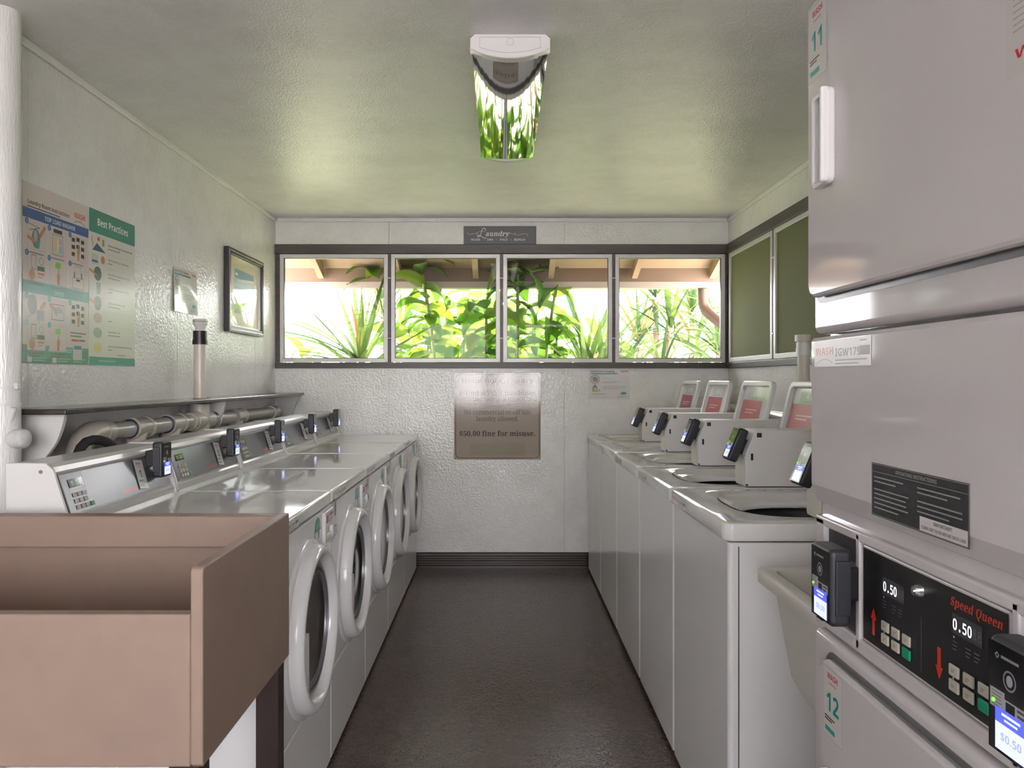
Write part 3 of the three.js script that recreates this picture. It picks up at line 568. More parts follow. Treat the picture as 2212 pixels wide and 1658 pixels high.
// ---------------------------------------------------------------- stacked dryer at the right
{
  const t = thing('stacked_dryer', 'tall light grey stacked dryer numbered 11 and 12 at the right edge', 'dryer', [0.532 + 0.355, 0, -1.0125], PI);
  const W = 0.3415, F = 0.355;                                                     // local z of the far side is +W
  part('cabinet', join([box(-F, F - 0.03, 0.02, 1.96, -W, W), ...[-0.28, 0.28].flatMap((z) => [-0.3, 0.27].map((x) => rod(V(x, 0, z), V(x, 0.03, z), 0.02, 10)))]), M.dryer, t);
  const front = (y0, y1, name) => part(name, rbox(F - 0.035, F, y0, y1, -W, W, 0.012, 3), M.dryer, t);
  const up = front(1.392, 1.965, 'upper_front_panel');
  // door: a rounded plate proud of the panel, its edge rolled back into a groove
  const doorPlate = (w, h, x = 0.016) => toX(extr(rrect(w, h, 0.028), x, 0.006, 8));
  const groove = (w, h) => { const s = rrect(w, h, 0.033); s.holes.push(rrect(w - 0.02, h - 0.02, 0.026, THREE.Path)); return toX(extr(s, 0.002, 0, 8)); };
  const d1 = part('upper_door', doorPlate(0.634, 0.49), M.dryer, t);
  d1.position.set(F + 0.001, 1.696, 0.008);
  part('door_groove', groove(0.652, 0.508).translate(-0.002, 0, 0), M.gasket, d1);
  const pull = (parent, y, z) => {                                                  // cup with a raised lip to pull
    const s = rrect(0.062, 0.15, 0.012); s.holes.push(rrect(0.046, 0.132, 0.008, THREE.Path));
    const o = part('handle', toX(extr(s, 0.014, 0.003)), M.white, parent); o.position.set(0.0155, y, z);
    const o2 = part('handle_cup', toX(extr(rrect(0.048, 0.134, 0.008), 0.002, 0)), M.gasket, parent); o2.position.set(0.0158, y, z);
    const o3 = part('handle_lip', rbox(0, 0.014, -0.074, 0.074, -0.004, 0.005, 0.004, 3), M.white, parent); o3.position.set(0.024, y, z - 0.0265);
  };
  pull(d1, 0.0, 0.235);
  const big = numberLabel(11), big2 = numberLabel(12);
  sticker('number_label', 0.078, 0.127, big, d1, 0.0165, 0.172, 0.272);
  const side = print(160, 320, (g, w, h) => { fillR(g, '#c6c0be', 0, 0, w, h); fillR(g, '#2a9188', 10, 18, 70, 60); text(g, '4', 46, 64, 'bold 46px sans-serif', '#dfe8e6'); lines(g, 16, 100, 120, 6, 18, '#a9a3a2', 5); text(g, 'WASH', 20, 272, 'bold 40px sans-serif', washRed, 'left'); }, { roughness: 0.25 });
  sticker('notice_label', 0.11, 0.115, side, d1, 0.0165, -0.02, -0.266);
  const lint = part('lint_panel', profileZ([[F - 0.03, 1.386], [F, 1.386], [F + 0.004, 1.38], [F + 0.004, 1.14], [F - 0.006, 1.112], [F - 0.03, 1.112]], -W, W, 0.003), M.dryer, t);
  sticker('asset_label', 0.205, 0.043, assetLabel('IGW179'), lint, F + 0.0046, 1.358, 0.222);
  const black = print(460, 150, (g, w, h) => {
    fillR(g, '#2b2b2d', 0, 0, w, h); g.strokeStyle = '#8a8688'; g.lineWidth = 2; g.strokeRect(3, 3, w - 6, h - 6); fillR(g, '#7a7678', 4, 24, w - 8, 2);
    text(g, 'OPERATING INSTRUCTIONS', 230, 19, 'bold 15px sans-serif', '#9a9698'); lines(g, 14, 38, 170, 2, 12, '#8b8789', 4); lines(g, 14, 72, 190, 5, 13, '#8b8789', 4); lines(g, 240, 38, 190, 2, 12, '#8b8789', 4); lines(g, 240, 72, 200, 3, 13, '#8b8789', 4);
    fillR(g, '#c9c4c4', 252, 110, 202, 36); text(g, 'IMPORTANT!', 353, 124, 'bold 13px sans-serif', '#4a484a'); text(g, 'CLEAN LINT FILTER BEFORE EACH LOAD', 353, 140, 'bold 10px sans-serif', '#4a484a');
  }, { roughness: 0.3 });
  sticker('instruction_label', 0.236, 0.074, black, lint, F + 0.0046, 1.162, 0.0);
  part('screw', new THREE.SphereGeometry(0.0065, 12, 8).scale(0.5, 1, 1).translate(F - 0.012, 1.121, 0.265), M.chrome, lint);
  // control fascia between the two drums
  const fas = part('control_fascia', join([box(F - 0.03, F - 0.016, 0.90, 1.108, -W, W), ...[[1.072, 1.088], [0.905, 0.928]].map(([a, b]) => rbox(F - 0.03, F - 0.004, a, b, -W, W, 0.004)), ...[[0.306, W], [0.177, 0.19], [-0.19, -0.177], [-W, -0.306]].map(([a, b]) => rbox(F - 0.03, F - 0.004, 0.91, 1.085, a, b, 0.003))]), M.dryer, t);
  part('reader_plate', box(F - 0.016, F - 0.012, 0.928, 1.072, 0.19, 0.306), M.black, fas);
  part('reader_plate', box(F - 0.016, F - 0.012, 0.928, 1.072, -0.306, -0.19), M.black, fas);
  for (const z of [0.229, -0.229]) part('key_slot', join([rbox(F - 0.012, F - 0.008, 0.99, 1.015, z - 0.033, z - 0.029, 0.001)]), M.alu, fas);
  const panel = print(1016, 416, (g, w, h) => {
    fillR(g, '#1f1e20', 0, 0, w, h); fillR(g, '#6f6d70', 485, 170, 5, 220);
    text(g, 'Speed Queen', 684, 62, 'italic bold 46px serif', '#e23a20', 'left');
    const arrow = (x, y, up) => { g.fillStyle = '#d8331f'; g.beginPath(); const q = up ? 1 : -1; [[0, -62], [26, -10], [12, -10], [12, 62], [-12, 62], [-12, -10], [-26, -10]].forEach(([a, b], i) => (i ? g.lineTo(x + a, y + b * q) : g.moveTo(x + a, y + b * q))); g.fill(); };
    arrow(96, 312, true); arrow(613, 310, false);
    for (const x of [176, 696]) { for (const dx of [0, 80, 130]) lines(g, x + dx + 4, 190, 32, 3, 14, '#6d6b6e', 5); }
    for (const [x, y] of [[184, 172], [704, 172], [186, 326], [700, 326]]) fillR(g, '#b9c4e8', x, y, 10, 8);
  }, { roughness: 0.3 });
  const cp = part('control_panel', toX(extr(rrect(0.348, 0.142, 0.006), 0.008, 0.002)), M.alu, t);
  cp.position.set(F - 0.0155, 1.0, 0);
  sticker('panel_print', 0.338, 0.134, panel, cp, 0.0086, 0, 0);
  const digits = print(256, 96, (g) => { fillR(g, '#141416', 0, 0, 256, 96); text(g, '0.50', 6, 76, 'bold 70px monospace', '#f2f4ff', 'left'); text(g, '88', 172, 76, '70px monospace', '#2a2a2c', 'left'); }, { roughness: 0.3, emissive: 0xffffff, emissiveIntensity: 0.14 });
  digits.emissiveMap = digits.map;
  const key = rbox(0, 0.0035, -0.007, 0.007, -0.01, 0.01, 0.002), glyph = sheet(0.012, 0.007).rotateY(PI / 2).translate(0.0038, 0, 0), glyphMat = print(48, 28, (g) => { fillR(g, '#c4beae', 0, 0, 48, 28); lines(g, 8, 6, 34, 2, 10, '#77736a', 4); });
  for (const [z, zd] of [[0.098, 0.0788], [-0.071, -0.0935]]) {
    sticker('display', 0.06, 0.024, digits, cp, 0.0092, 0.027, zd);
    for (let r = 0; r < 2; r++) for (let c = 0; c < 3; c++) { const gr = r === 1 && c === 2, k = part('button', key, gr ? M.green : M.button, cp); k.position.set(0.0088, -0.029 - r * 0.018, z - c * 0.029); if (!gr) { const q = part('button_print', glyph, glyphMat, cp); q.position.copy(k.position); } }
  }
  part('lock', latheX([[0.0001, 0.014], [0.005, 0.014], [0.0055, 0.011], [0.009, 0.012], [0.0125, 0.006], [0.0135, 0.0]], 28).scale(0.8, 0.68, 0.68).translate(0.008, 0.045, 0.009), M.chrome, cp);
  reader(t, F + 0.045, 1.006, 0.2, 0, 0.95);
  reader(t, F + 0.045, 1.006, -0.252, 0, 0.95);
  const low = front(0.02, 0.898, 'lower_front_panel');
  const d2 = part('lower_door', doorPlate(0.56, 0.5, 0.014), M.dryer, t);
  d2.position.set(F + 0.001, 0.62, 0.0);
  part('door_groove', groove(0.578, 0.518).translate(-0.002, 0, 0), M.gasket, d2);
  pull(d2, 0.013, 0.215);
  sticker('number_label', 0.074, 0.112, big2, d2, 0.0145, 0.188, 0.226);
}

// ---------------------------------------------------------------- tan wash trough in the left foreground
{
  const t = thing('wash_trough', 'large tan painted wash trough on dark posts in the left foreground', 'sink', [-0.925, 0, -1.667]);
  const hx = 0.406, hz = 0.283, bot = 0.640, top = 0.989, frt = 0.907, th = 0.022;
  const sideShape = (() => { const s = new THREE.Shape(); s.moveTo(-hz, bot); s.lineTo(hz - 0.006, bot); s.lineTo(hz, bot + 0.006); s.lineTo(hz, top - 0.014); s.quadraticCurveTo(hz, top, hz - 0.014, top); s.lineTo(-hz, top); s.closePath(); return s; })();
  const sideG = () => extr(sideShape, th, 0.003).rotateY(-PI / 2);                   // (x, y) becomes (z, y)
  part('side_wall', metreUV(sideG().translate(hx, 0, 0)), M.tan, t);
  part('side_wall', metreUV(sideG().translate(-hx + th, 0, 0)), M.tan, t);
  part('front_wall', metreUV(rbox(-hx + th, hx - th, bot, frt, hz - 0.03, hz - 0.001, 0.004)), M.tan, t);
  part('splash_back', metreUV(rbox(-hx + th, hx - th, frt + 0.006, top, -hz, -hz + 0.05, 0.005)), M.tan, t);
  part('back_wall', metreUV(rbox(-hx + th, hx - th, bot, frt + 0.012, -hz, -hz + 0.02, 0.003)), M.tan, t);
  part('basin_floor', metreUV(box(-hx + th, hx - th, bot + 0.005, bot + 0.03, -hz + 0.015, hz - 0.025)), M.tan, t);
  for (const [x, z] of [[hx - 0.038, -hz + 0.032], [hx - 0.038, hz - 0.038], [-hx + 0.05, -hz + 0.032], [-hx + 0.05, hz - 0.045]]) part('post', metreUV(rbox(x - 0.027, x + 0.027, 0, bot + 0.0, z - 0.025, z + 0.025, 0.002)), M.post, t);
}

// ---------------------------------------------------------------- white plastic laundry tub between washers and dryer
{
  const t = thing('laundry_tub', 'white plastic laundry tub between the top-load washers and the stacked dryer', 'sink', [0.9, 0, -1.665]);
  const rect = (x0, x1, z0, z1, r) => { const p = []; [[x1 - r, z1 - r, 0], [x0 + r, z1 - r, 1], [x0 + r, z0 + r, 2], [x1 - r, z0 + r, 3]].forEach(([cx, cz, q]) => { for (let i = 0; i <= 4; i++) { const a = (q + i / 4) * PI / 2; p.push([cx + r * Math.cos(a), cz + r * Math.sin(a)]); } }); return p; };
  const x0 = -0.285, x1 = 0.30, z0 = -0.265, z1 = 0.265;
  const out = [[rect(x0 + 0.03, x1 - 0.03, z0 + 0.03, z1 - 0.03, 0.03), 0.83], [rect(x0 + 0.055, x1 - 0.05, z0 + 0.06, z1 - 0.06, 0.04), 0.63], [rect(x0 + 0.075, x1 - 0.07, z0 + 0.085, z1 - 0.085, 0.05), 0.585], [rect(x0 + 0.1, x1 - 0.1, z0 + 0.11, z1 - 0.11, 0.05), 0.57]];
  const inn = [[rect(x0 + 0.035, x1 - 0.035, z0 + 0.035, z1 - 0.035, 0.03), 0.862], [rect(x0 + 0.06, x1 - 0.055, z0 + 0.065, z1 - 0.065, 0.04), 0.635], [rect(x0 + 0.1, x1 - 0.1, z0 + 0.11, z1 - 0.11, 0.05), 0.6], [rect(-0.01, 0.01, -0.01, 0.01, 0.004), 0.595]];
  part('basin', join([skin([...out].reverse().map((r) => [[...r[0]], r[1]])), skin([...inn].map((r) => [[...r[0]], r[1]]))]), M.tub, t);
  const rim = rrect(x1 - x0, z1 - z0, 0.03); rim.holes.push(rrect(x1 - x0 - 0.07, z1 - z0 - 0.07, 0.03, THREE.Path));
  part('rim', soft(extr(rim, 0.034, 0.006, 5).rotateX(-PI / 2).translate((x0 + x1) / 2, 0.829, 0), 40), M.tub, t);
  part('leg_bracket', rbox(x0 + 0.105, x1 - 0.105, 0.50, 0.58, z0 + 0.12, z1 - 0.12, 0.02, 3), M.tub, t);
  const oval = print(128, 96, (g, w, h) => { fillR(g, '#d2ccc0', 0, 0, w, h); ellipse(g, '#2a4f9a', 64, 48, 60, 44); ellipse(g, '#cfd4dd', 64, 48, 48, 33); fillR(g, '#2a4f9a', 20, 42, 36, 6); g.strokeStyle = '#2a4f9a'; g.lineWidth = 6; g.beginPath(); g.arc(74, 48, 14, 0, 2 * PI); g.stroke(); fillR(g, '#2a4f9a', 92, 40, 18, 16); }, { roughness: 0.4 });
  const o = part('oval_label', new THREE.CircleGeometry(0.034, 32).scale(1.2, 0.85, 1), oval, t); o.position.set(x0 + 0.1042, 0.54, -0.075); o.rotation.y = -PI / 2;
  for (const [x, z] of [[x0 + 0.125, z0 + 0.15], [x0 + 0.125, z1 - 0.15], [x1 - 0.125, z0 + 0.15], [x1 - 0.125, z1 - 0.15]]) part('leg', join([rod(V(x, 0, z), V(x * 0.99, 0.51, z * 0.99), 0.019, 12), rod(V(x, 0, z), V(x, 0.012, z), 0.026, 12)]), M.pvcWhite, t);
  part('drain_pipe', join([rod(V(0, 0.2, 0), V(0, 0.585, 0), 0.022, 14), tube([V(0, 0.2, 0), V(0.01, 0.13, 0), V(0.1, 0.12, 0), V(0.2, 0.2, 0), V(0.28, 0.22, 0)], 0.02, 20, 10)]), M.black, t);
}

// ---------------------------------------------------------------- ceiling light
{
  const t = thing('ceiling_light', 'ceiling light with a curved mirror-like lens and white end caps', 'ceiling light', [0.03, H, -3.22]);
  const arc = (w, y0, y1, n = 20) => { const r = []; for (let i = 0; i <= n; i++) { const s = -1 + 2 * i / n; r.push([s * w, y0 + (y1 - y0) * (1 - s * s)]); } return r; };
  const cap = () => { const w = 0.131, s = shapeOf([[-w + 0.016, 0], [-w, -0.014], ...arc(w, -0.048, -0.079), [w, -0.014], [w - 0.016, 0]]); return s; };
  part('lens', soft(extr(shapeOf([[-0.124, -0.0005], ...arc(0.124, -0.056, -0.073, 40), [0.124, -0.0005]]), 1.21).translate(0, 0, -0.605), 30), M.mirror, t);
  for (const [z0, nm] of [[0.59, 1], [-0.632, 0]]) {
    const c = part('end_cap', extr(cap(), 0.042, 0.004).translate(0, 0, z0), M.white, t);
    if (nm) { const s = shapeOf([[-0.1, -0.01], ...arc(0.1, -0.045, -0.062), [0.1, -0.01]]), i = shapeOf([[-0.0985, -0.0115], ...arc(0.0985, -0.0435, -0.0605), [0.0985, -0.0115]]); s.holes.push(new THREE.Path(i.getPoints().reverse())); part('cap_line', extr(s, 0.0012).translate(0, 0, z0 + 0.0415), M.gap, c); part('cap_knockout', new THREE.TorusGeometry(0.0115, 0.0007, 6, 28).translate(0, -0.026, z0 + 0.042), M.gap, c); }
  }
}

// ---------------------------------------------------------------- shelf and pipes on the left wall
{
  const t = thing('long_shelf', 'long dark brown shelf on curved white brackets along the left wall', 'shelf', [XL, 1.204, -4.0]);
  part('board', metreUV(rbox(0.001, 0.208, 0, 0.018, -1.53, 1.5, 0.004, 3)), M.shelf, t);
  const s = new THREE.Shape(); s.moveTo(0.001, 0); s.lineTo(0.175, 0); s.quadraticCurveTo(0.165, -0.09, 0.10, -0.155); s.quadraticCurveTo(0.075, -0.185, 0.072, -0.27); s.lineTo(0.001, -0.27); s.closePath();
  const b = extr(s, 0.019, 0.002, 8);
  const sh = s.clone(), hole = new THREE.Path(); hole.absarc(0.108, -0.094, 0.046, 0, 2 * PI, true); sh.holes.push(hole);
  const bh = extr(sh, 0.019, 0.002, 12);
  for (const [z, g] of [[1.43, b], [-0.06, bh], [-1.50, b]]) part('bracket', g.clone().translate(0, 0, z), M.whiteSatin, t);
  part('cleat', metreUV(box(0.0005, 0.02, -0.06, -0.0005, -1.47, 1.42)), M.wall, t);
}
{
  const t = thing('drain_pipe', 'grey plastic drain pipe with tees running under the shelf on the left wall', 'pipe', [-1.468, 0, 0]);
  const y = (z) => 1.122 + (z + 2.85) * 0.008, P = (z) => V(0, y(z), z), R = 0.033;
  part('pipe_run', rod(P(-2.86), P(-5.1), R, 24), M.pipeGrey, t);
  part('elbow', join([tube([P(-2.95), P(-2.84), V(0, y(-2.8) - 0.03, -2.78), V(0, 1.04, -2.755), V(0, 0.95, -2.75)], 0.041, 24, 20), rod(P(-2.96), P(-2.91), 0.043, 24)]), M.pvc, t);
  part('standpipe_drop', rod(V(0, 0.05, -2.75), V(0, 0.96, -2.75), R, 20), M.pipeGrey, t);
  for (const z of [-3.22, -3.56, -4.42]) part('tee', join([rod(P(z - 0.075), P(z + 0.075), 0.042, 22), rod(P(z - 0.075), P(z - 0.055), 0.045, 22), rod(P(z + 0.055), P(z + 0.075), 0.045, 22), tube([P(z - 0.02), V(0.0, y(z) - 0.05, z + 0.03), V(0.0, y(z) - 0.13, z + 0.06)], 0.038, 12, 16)]), M.pvc, t);
  part('cross_tee', join([rod(P(-3.99), P(-3.77), 0.045, 22), rod(V(0, 1.0, -3.88), V(0, 1.195, -3.88), 0.045, 22), rod(P(-3.83), P(-3.74), 0.042, 22)]), M.pvc, t);
  for (const z of [-2.965, -3.14, -3.30, -3.48, -4.35]) part('cement_ring', new THREE.TorusGeometry(R + 0.001, 0.0035, 8, 28).translate(0, y(z), z), std(lin(0.02, 0.03, 0.12), 0.3), t);
  part('end_cap', rod(P(-5.16), P(-5.06), 0.041, 22), M.pvc, t);
  for (const z of [-3.88, -3.17, -3.51, -4.37]) part('drop_pipe', rod(V(0, 0.06, z), V(0, 1.02, z), 0.03, 16), M.pvc, t);
}
{
  const t = thing('vent_pipe', 'cream standpipe with black coupling and white cap rising through the shelf', 'pipe', [-1.468, 1.2225, -3.88]);
  part('pipe', rod(V(0, 0.001, 0), V(0, 0.28, 0), 0.0295, 24), M.pvc, t);
  part('coupling', join([rod(V(0, 0.268, 0), V(0, 0.328, 0), 0.033, 24), rod(V(0, 0.262, 0), V(0, 0.284, 0), 0.036, 24)]), M.black, t);
  part('cap', soft(new THREE.LatheGeometry([[0.024, 0.325], [0.024, 0.345], [0.034, 0.36], [0.034, 0.383], [0.030, 0.386], [0.0001, 0.386]].map(([a, b]) => new THREE.Vector2(a, b)), 28).toNonIndexed(), 40), M.pvcWhite, t);
  part('cap_slot', new THREE.TorusGeometry(0.034, 0.0016, 6, 28).rotateX(PI / 2).translate(0, 0.374, 0), M.gasket, t);
}
{
  const t = thing('soil_stack', 'thick painted vertical pipe at the left edge of the photograph', 'pipe', [-1.524, 0, -2.43]);
  part('pipe', rod(V(0, 0, 0), V(0, H, 0), 0.0505, 32), M.wall, t);
  for (const [a, b] of [[1.285, 1.295], [1.235, 1.245], [1.10, 1.106]]) part('band', rod(V(0, a, 0), V(0, b, 0), 0.0525, 32), M.whiteSatin, t);
  part('cleanout', join([rod(V(0.02, 1.135, 0.01), V(0.074, 1.135, 0.01), 0.03, 18), new THREE.SphereGeometry(0.03, 16, 10).scale(0.5, 1, 1).translate(0.074, 1.135, 0.01)]), M.wall, t);
  part('valve_stem', join([rod(V(0.03, 1.17, 0.02), V(0.05, 1.23, 0.025), 0.009, 10), rbox(0.04, 0.058, 1.285, 1.305, 0.0, 0.02, 0.004), rod(V(0.045, 1.0, 0.02), V(0.045, 1.04, 0.02), 0.012, 10)]), M.whiteSatin, t);
}
solo('drain_hose', 'black hose looping behind the washer numbered 1', 'hose', tube([V(-1.40, 0.9, -2.62), V(-1.40, 1.05, -2.62), V(-1.39, 1.105, -2.66), V(-1.36, 1.10, -2.74), V(-1.34, 1.03, -2.8), V(-1.34, 0.6, -2.84)], 0.016, 30, 10), M.rubber);
{
  const t = thing('capped_standpipe', 'cream standpipe with a ribbed cap in front of the right wall window', 'pipe', [1.515, 0, -3.98]);
  part('pipe', rod(V(0, 0, 0), V(0, 1.48, 0), 0.03, 24), M.pvc, t);
  part('coupling', join([rod(V(0, 1.436, 0), V(0, 1.47, 0), 0.036, 26), rod(V(0, 1.47, 0), V(0, 1.498, 0), 0.034, 26)]), M.pvcWhite, t);
  part('cap', join([rod(V(0, 1.505, 0), V(0, 1.537, 0), 0.041, 28), rod(V(0, 1.49, 0), V(0, 1.508, 0), 0.031, 24)]), M.pvc, t);
}
{
  const t = thing('drain_pipe', 'glossy grey drain pipe behind the top-load washers on the right wall', 'pipe', [1.515, 0, 0]);
  part('pipe_run', join([rod(V(0, 1.08, -2.9), V(0, 1.10, -3.93), 0.036, 22), rod(V(0, 1.10, -4.03), V(0, 1.125, -5.4), 0.036, 22)]), M.pipeGrey, t);
  for (const z of [-3.3, -4.6, -5.2]) part('tee', join([rod(V(0, 1.105, z - 0.07), V(0, 1.105, z + 0.07), 0.044, 20), rod(V(0, 0.9, z), V(0, 1.09, z), 0.036, 16)]), M.pvc, t);
}

// ---------------------------------------------------------------- signs, posters and the picture
{
  const img = print(1024, 256, (g, w, h) => {
    fillR(g, '#6e6e74', 0, 0, w, h); for (let i = 0; i < 260; i++) fillR(g, i % 2 ? 'rgba(130,130,138,0.25)' : 'rgba(80,80,86,0.25)', rnd() * w, rnd() * h, 30 + rnd() * 120, 1.5);
    const c = '#e4e0e2', F = 'italic bold 118px serif';
    // script capital and swashes
    stroke(g, c, 9, [[310, 48], [300, 26, 268, 20, 258, 56], [246, 96, 236, 128, 222, 146], [208, 162, 190, 152, 196, 136], [206, 122, 236, 140, 262, 156], [286, 170, 302, 178, 322, 172]]);
    stroke(g, c, 4, [[310, 48], [322, 66, 300, 74, 280, 72], [232, 62, 206, 84, 186, 104], [174, 122, 192, 124, 188, 106], [168, 92, 122, 118, 88, 118], [66, 116, 58, 106, 54, 94]]);
    text(g, 'aundry', 300, 142, 'italic bold 92px serif', c, 'left');
    stroke(g, c, 4, [[560, 118], [600, 92, 650, 96, 690, 112], [720, 124, 736, 112, 728, 102], [716, 100, 724, 126, 760, 126], [800, 126, 830, 104, 872, 106], [896, 110, 904, 124, 906, 140]]);
    text(g, 'WASH', 100, 208, 'bold 40px serif', c, 'left'); text(g, 'DRY', 330, 208, 'bold 40px serif', c, 'left'); text(g, 'FOLD', 508, 208, 'bold 40px serif', c, 'left'); text(g, 'REPEAT', 712, 208, 'bold 40px serif', c, 'left');
    for (const x of [280, 460, 668]) ellipse(g, c, x, 195, 5, 5);
  }, { roughness: 0.5 });
  const t = thing('laundry_sign', 'grey Laundry sign with white lettering above the far windows', 'sign', [-0.0065, WY1 + 0.001, ZB + 0.012]);
  part('board', rbox(-0.2525, 0.2525, 0, 0.126, -0.0115, 0.0, 0.001), std(lin(0.12, 0.12, 0.13), 0.5), t);
  sticker('lettering', 0.503, 0.1245, img, t, 0, 0.063, 0.0006, 0);
}
{
  const img = print(1024, 1024, (g, w, h) => {
    fillR(g, '#a89c90', 0, 0, w, h);
    g.strokeStyle = '#5e3a36'; g.lineWidth = 7; g.beginPath(); g.roundRect ? g.roundRect(18, 18, w - 36, h - 36, 54) : g.rect(18, 18, w - 36, h - 36); g.stroke();
    const c = '#38211f', fit = (s, y, px, w0, bold) => { g.font = (bold || '') + px + 'px serif'; const k = w0 / g.measureText(s).width; g.save(); g.translate(512, y); g.scale(k, 1); text(g, s, 0, 0, (bold || '') + px + 'px serif', c); g.restore(); };
    fit('Household laundry', 116, 72, 860); fit('is limited to 2 machines', 262, 72, 910); fit('per unit at a time.', 338, 72, 570);
    fit('No commercial or off site', 490, 74, 795); fit('laundry allowed.', 568, 74, 505); fit('$50.00 fine for misuse.', 746, 84, 905, 'bold ');
    fillR(g, '#9c9784', 190, 832, 650, 142);
  }, { roughness: 0.07, bumpMap: peel, bumpScale: 0.00012 });
  const t = thing('rules_sign', 'square beige rules sign with brown lettering on the far wall', 'sign', [-0.0243, 0.754, ZB]);
  part('board', rbox(-0.3026, 0.3026, 0, 0.605, 0.0005, 0.005, 0.001), std(lin(0.38, 0.33, 0.28), 0.4), t);
  sticker('lettering', 0.604, 0.604, img, t, 0, 0.3025, 0.0056, 0);
}
const notice = print(512, 400, (g, w, h) => {
  fillR(g, '#dcd9d4', 0, 0, w, h);
  text(g, 'Avoid Over-Soaping', 24, 44, 'bold 32px sans-serif', '#3a3a3c', 'left'); text(g, 'WASH', 400, 44, 'bold 32px sans-serif', washRed, 'left'); fillR(g, '#3f8f98', 24, 54, 336, 15);
  ellipse(g, '#5aa6ac', 78, 138, 36, 38); fillR(g, '#d2974a', 54, 130, 46, 16); g.strokeStyle = '#b04a4e'; g.lineWidth = 7; g.beginPath(); g.arc(76, 136, 54, 0, 2 * PI); g.stroke(); stroke(g, '#b04a4e', 7, [[32, 106], [122, 168]]);
  g.fillStyle = '#3f9098'; g.beginPath(); [[44, 300], [44, 240], [76, 198], [106, 240], [106, 300]].forEach(([x, y], i) => (i ? g.lineTo(x, y) : g.moveTo(x, y))); g.fill(); fillR(g, '#e0b860', 54, 248, 46, 46); fillR(g, '#8fb9c0', 116, 270, 26, 28);
  lines(g, 176, 124, 170, 1, 10, '#9a9894', 5); lines(g, 176, 164, 240, 2, 18, '#9a9894', 5); lines(g, 176, 228, 300, 3, 18, '#9a9894', 5);
  lines(g, 36, 330, 260, 1, 10, '#7fa8a6', 7); lines(g, 60, 370, 240, 1, 10, '#c8c5c0', 6); ellipse(g, '#4a8f98', 436, 322, 36, 16); stroke(g, '#4a8f98', 7, [[398, 336], [412, 300, 424, 330, 418, 344]]); lines(g, 366, 358, 120, 2, 12, '#a3a09c', 4);
}, { roughness: 0.25 });
solo('paper_notice', 'white over-soaping notice on the far wall right of the rules sign', 'notice', rbox(0.6149, 0.8997, 1.1746, 1.387, ZB + 0.0003, ZB + 0.0018, 0.0005), std(lin(0.7, 0.69, 0.66), 0.4), 'over-soaping notices').add((() => { const m = new THREE.Mesh(sheet(0.2835, 0.2115), notice); m.name = 'notice_print'; m.position.set(0.7573, 1.2808, ZB + 0.0022); m.castShadow = m.receiveShadow = true; return m; })());
{ // the same notice curling a little on the left wall
  const g = new THREE.PlaneGeometry(0.29, 0.217, 14, 10), p = g.attributes.position;
  for (let i = 0; i < p.count; i++) { const x = p.getX(i) / 0.145, y = p.getY(i) / 0.1085; p.setZ(i, 0.005 + 0.003 * x * x * (0.5 + 0.5 * (1 - y) / 2) + 0.0018 * Math.sin(3 * x + 2.2 * y)); }
  g.computeVertexNormals();
  const o = solo('paper_notice', 'curling over-soaping notice on the left wall beside the picture', 'notice', g, new THREE.MeshPhysicalMaterial({ map: notice.map, roughness: 0.14, clearcoat: 0.6, clearcoatRoughness: 0.08, side: THREE.DoubleSide }), 'over-soaping notices');
  o.position.set(XL, 1.752, -3.962); o.rotation.y = PI / 2; 
}
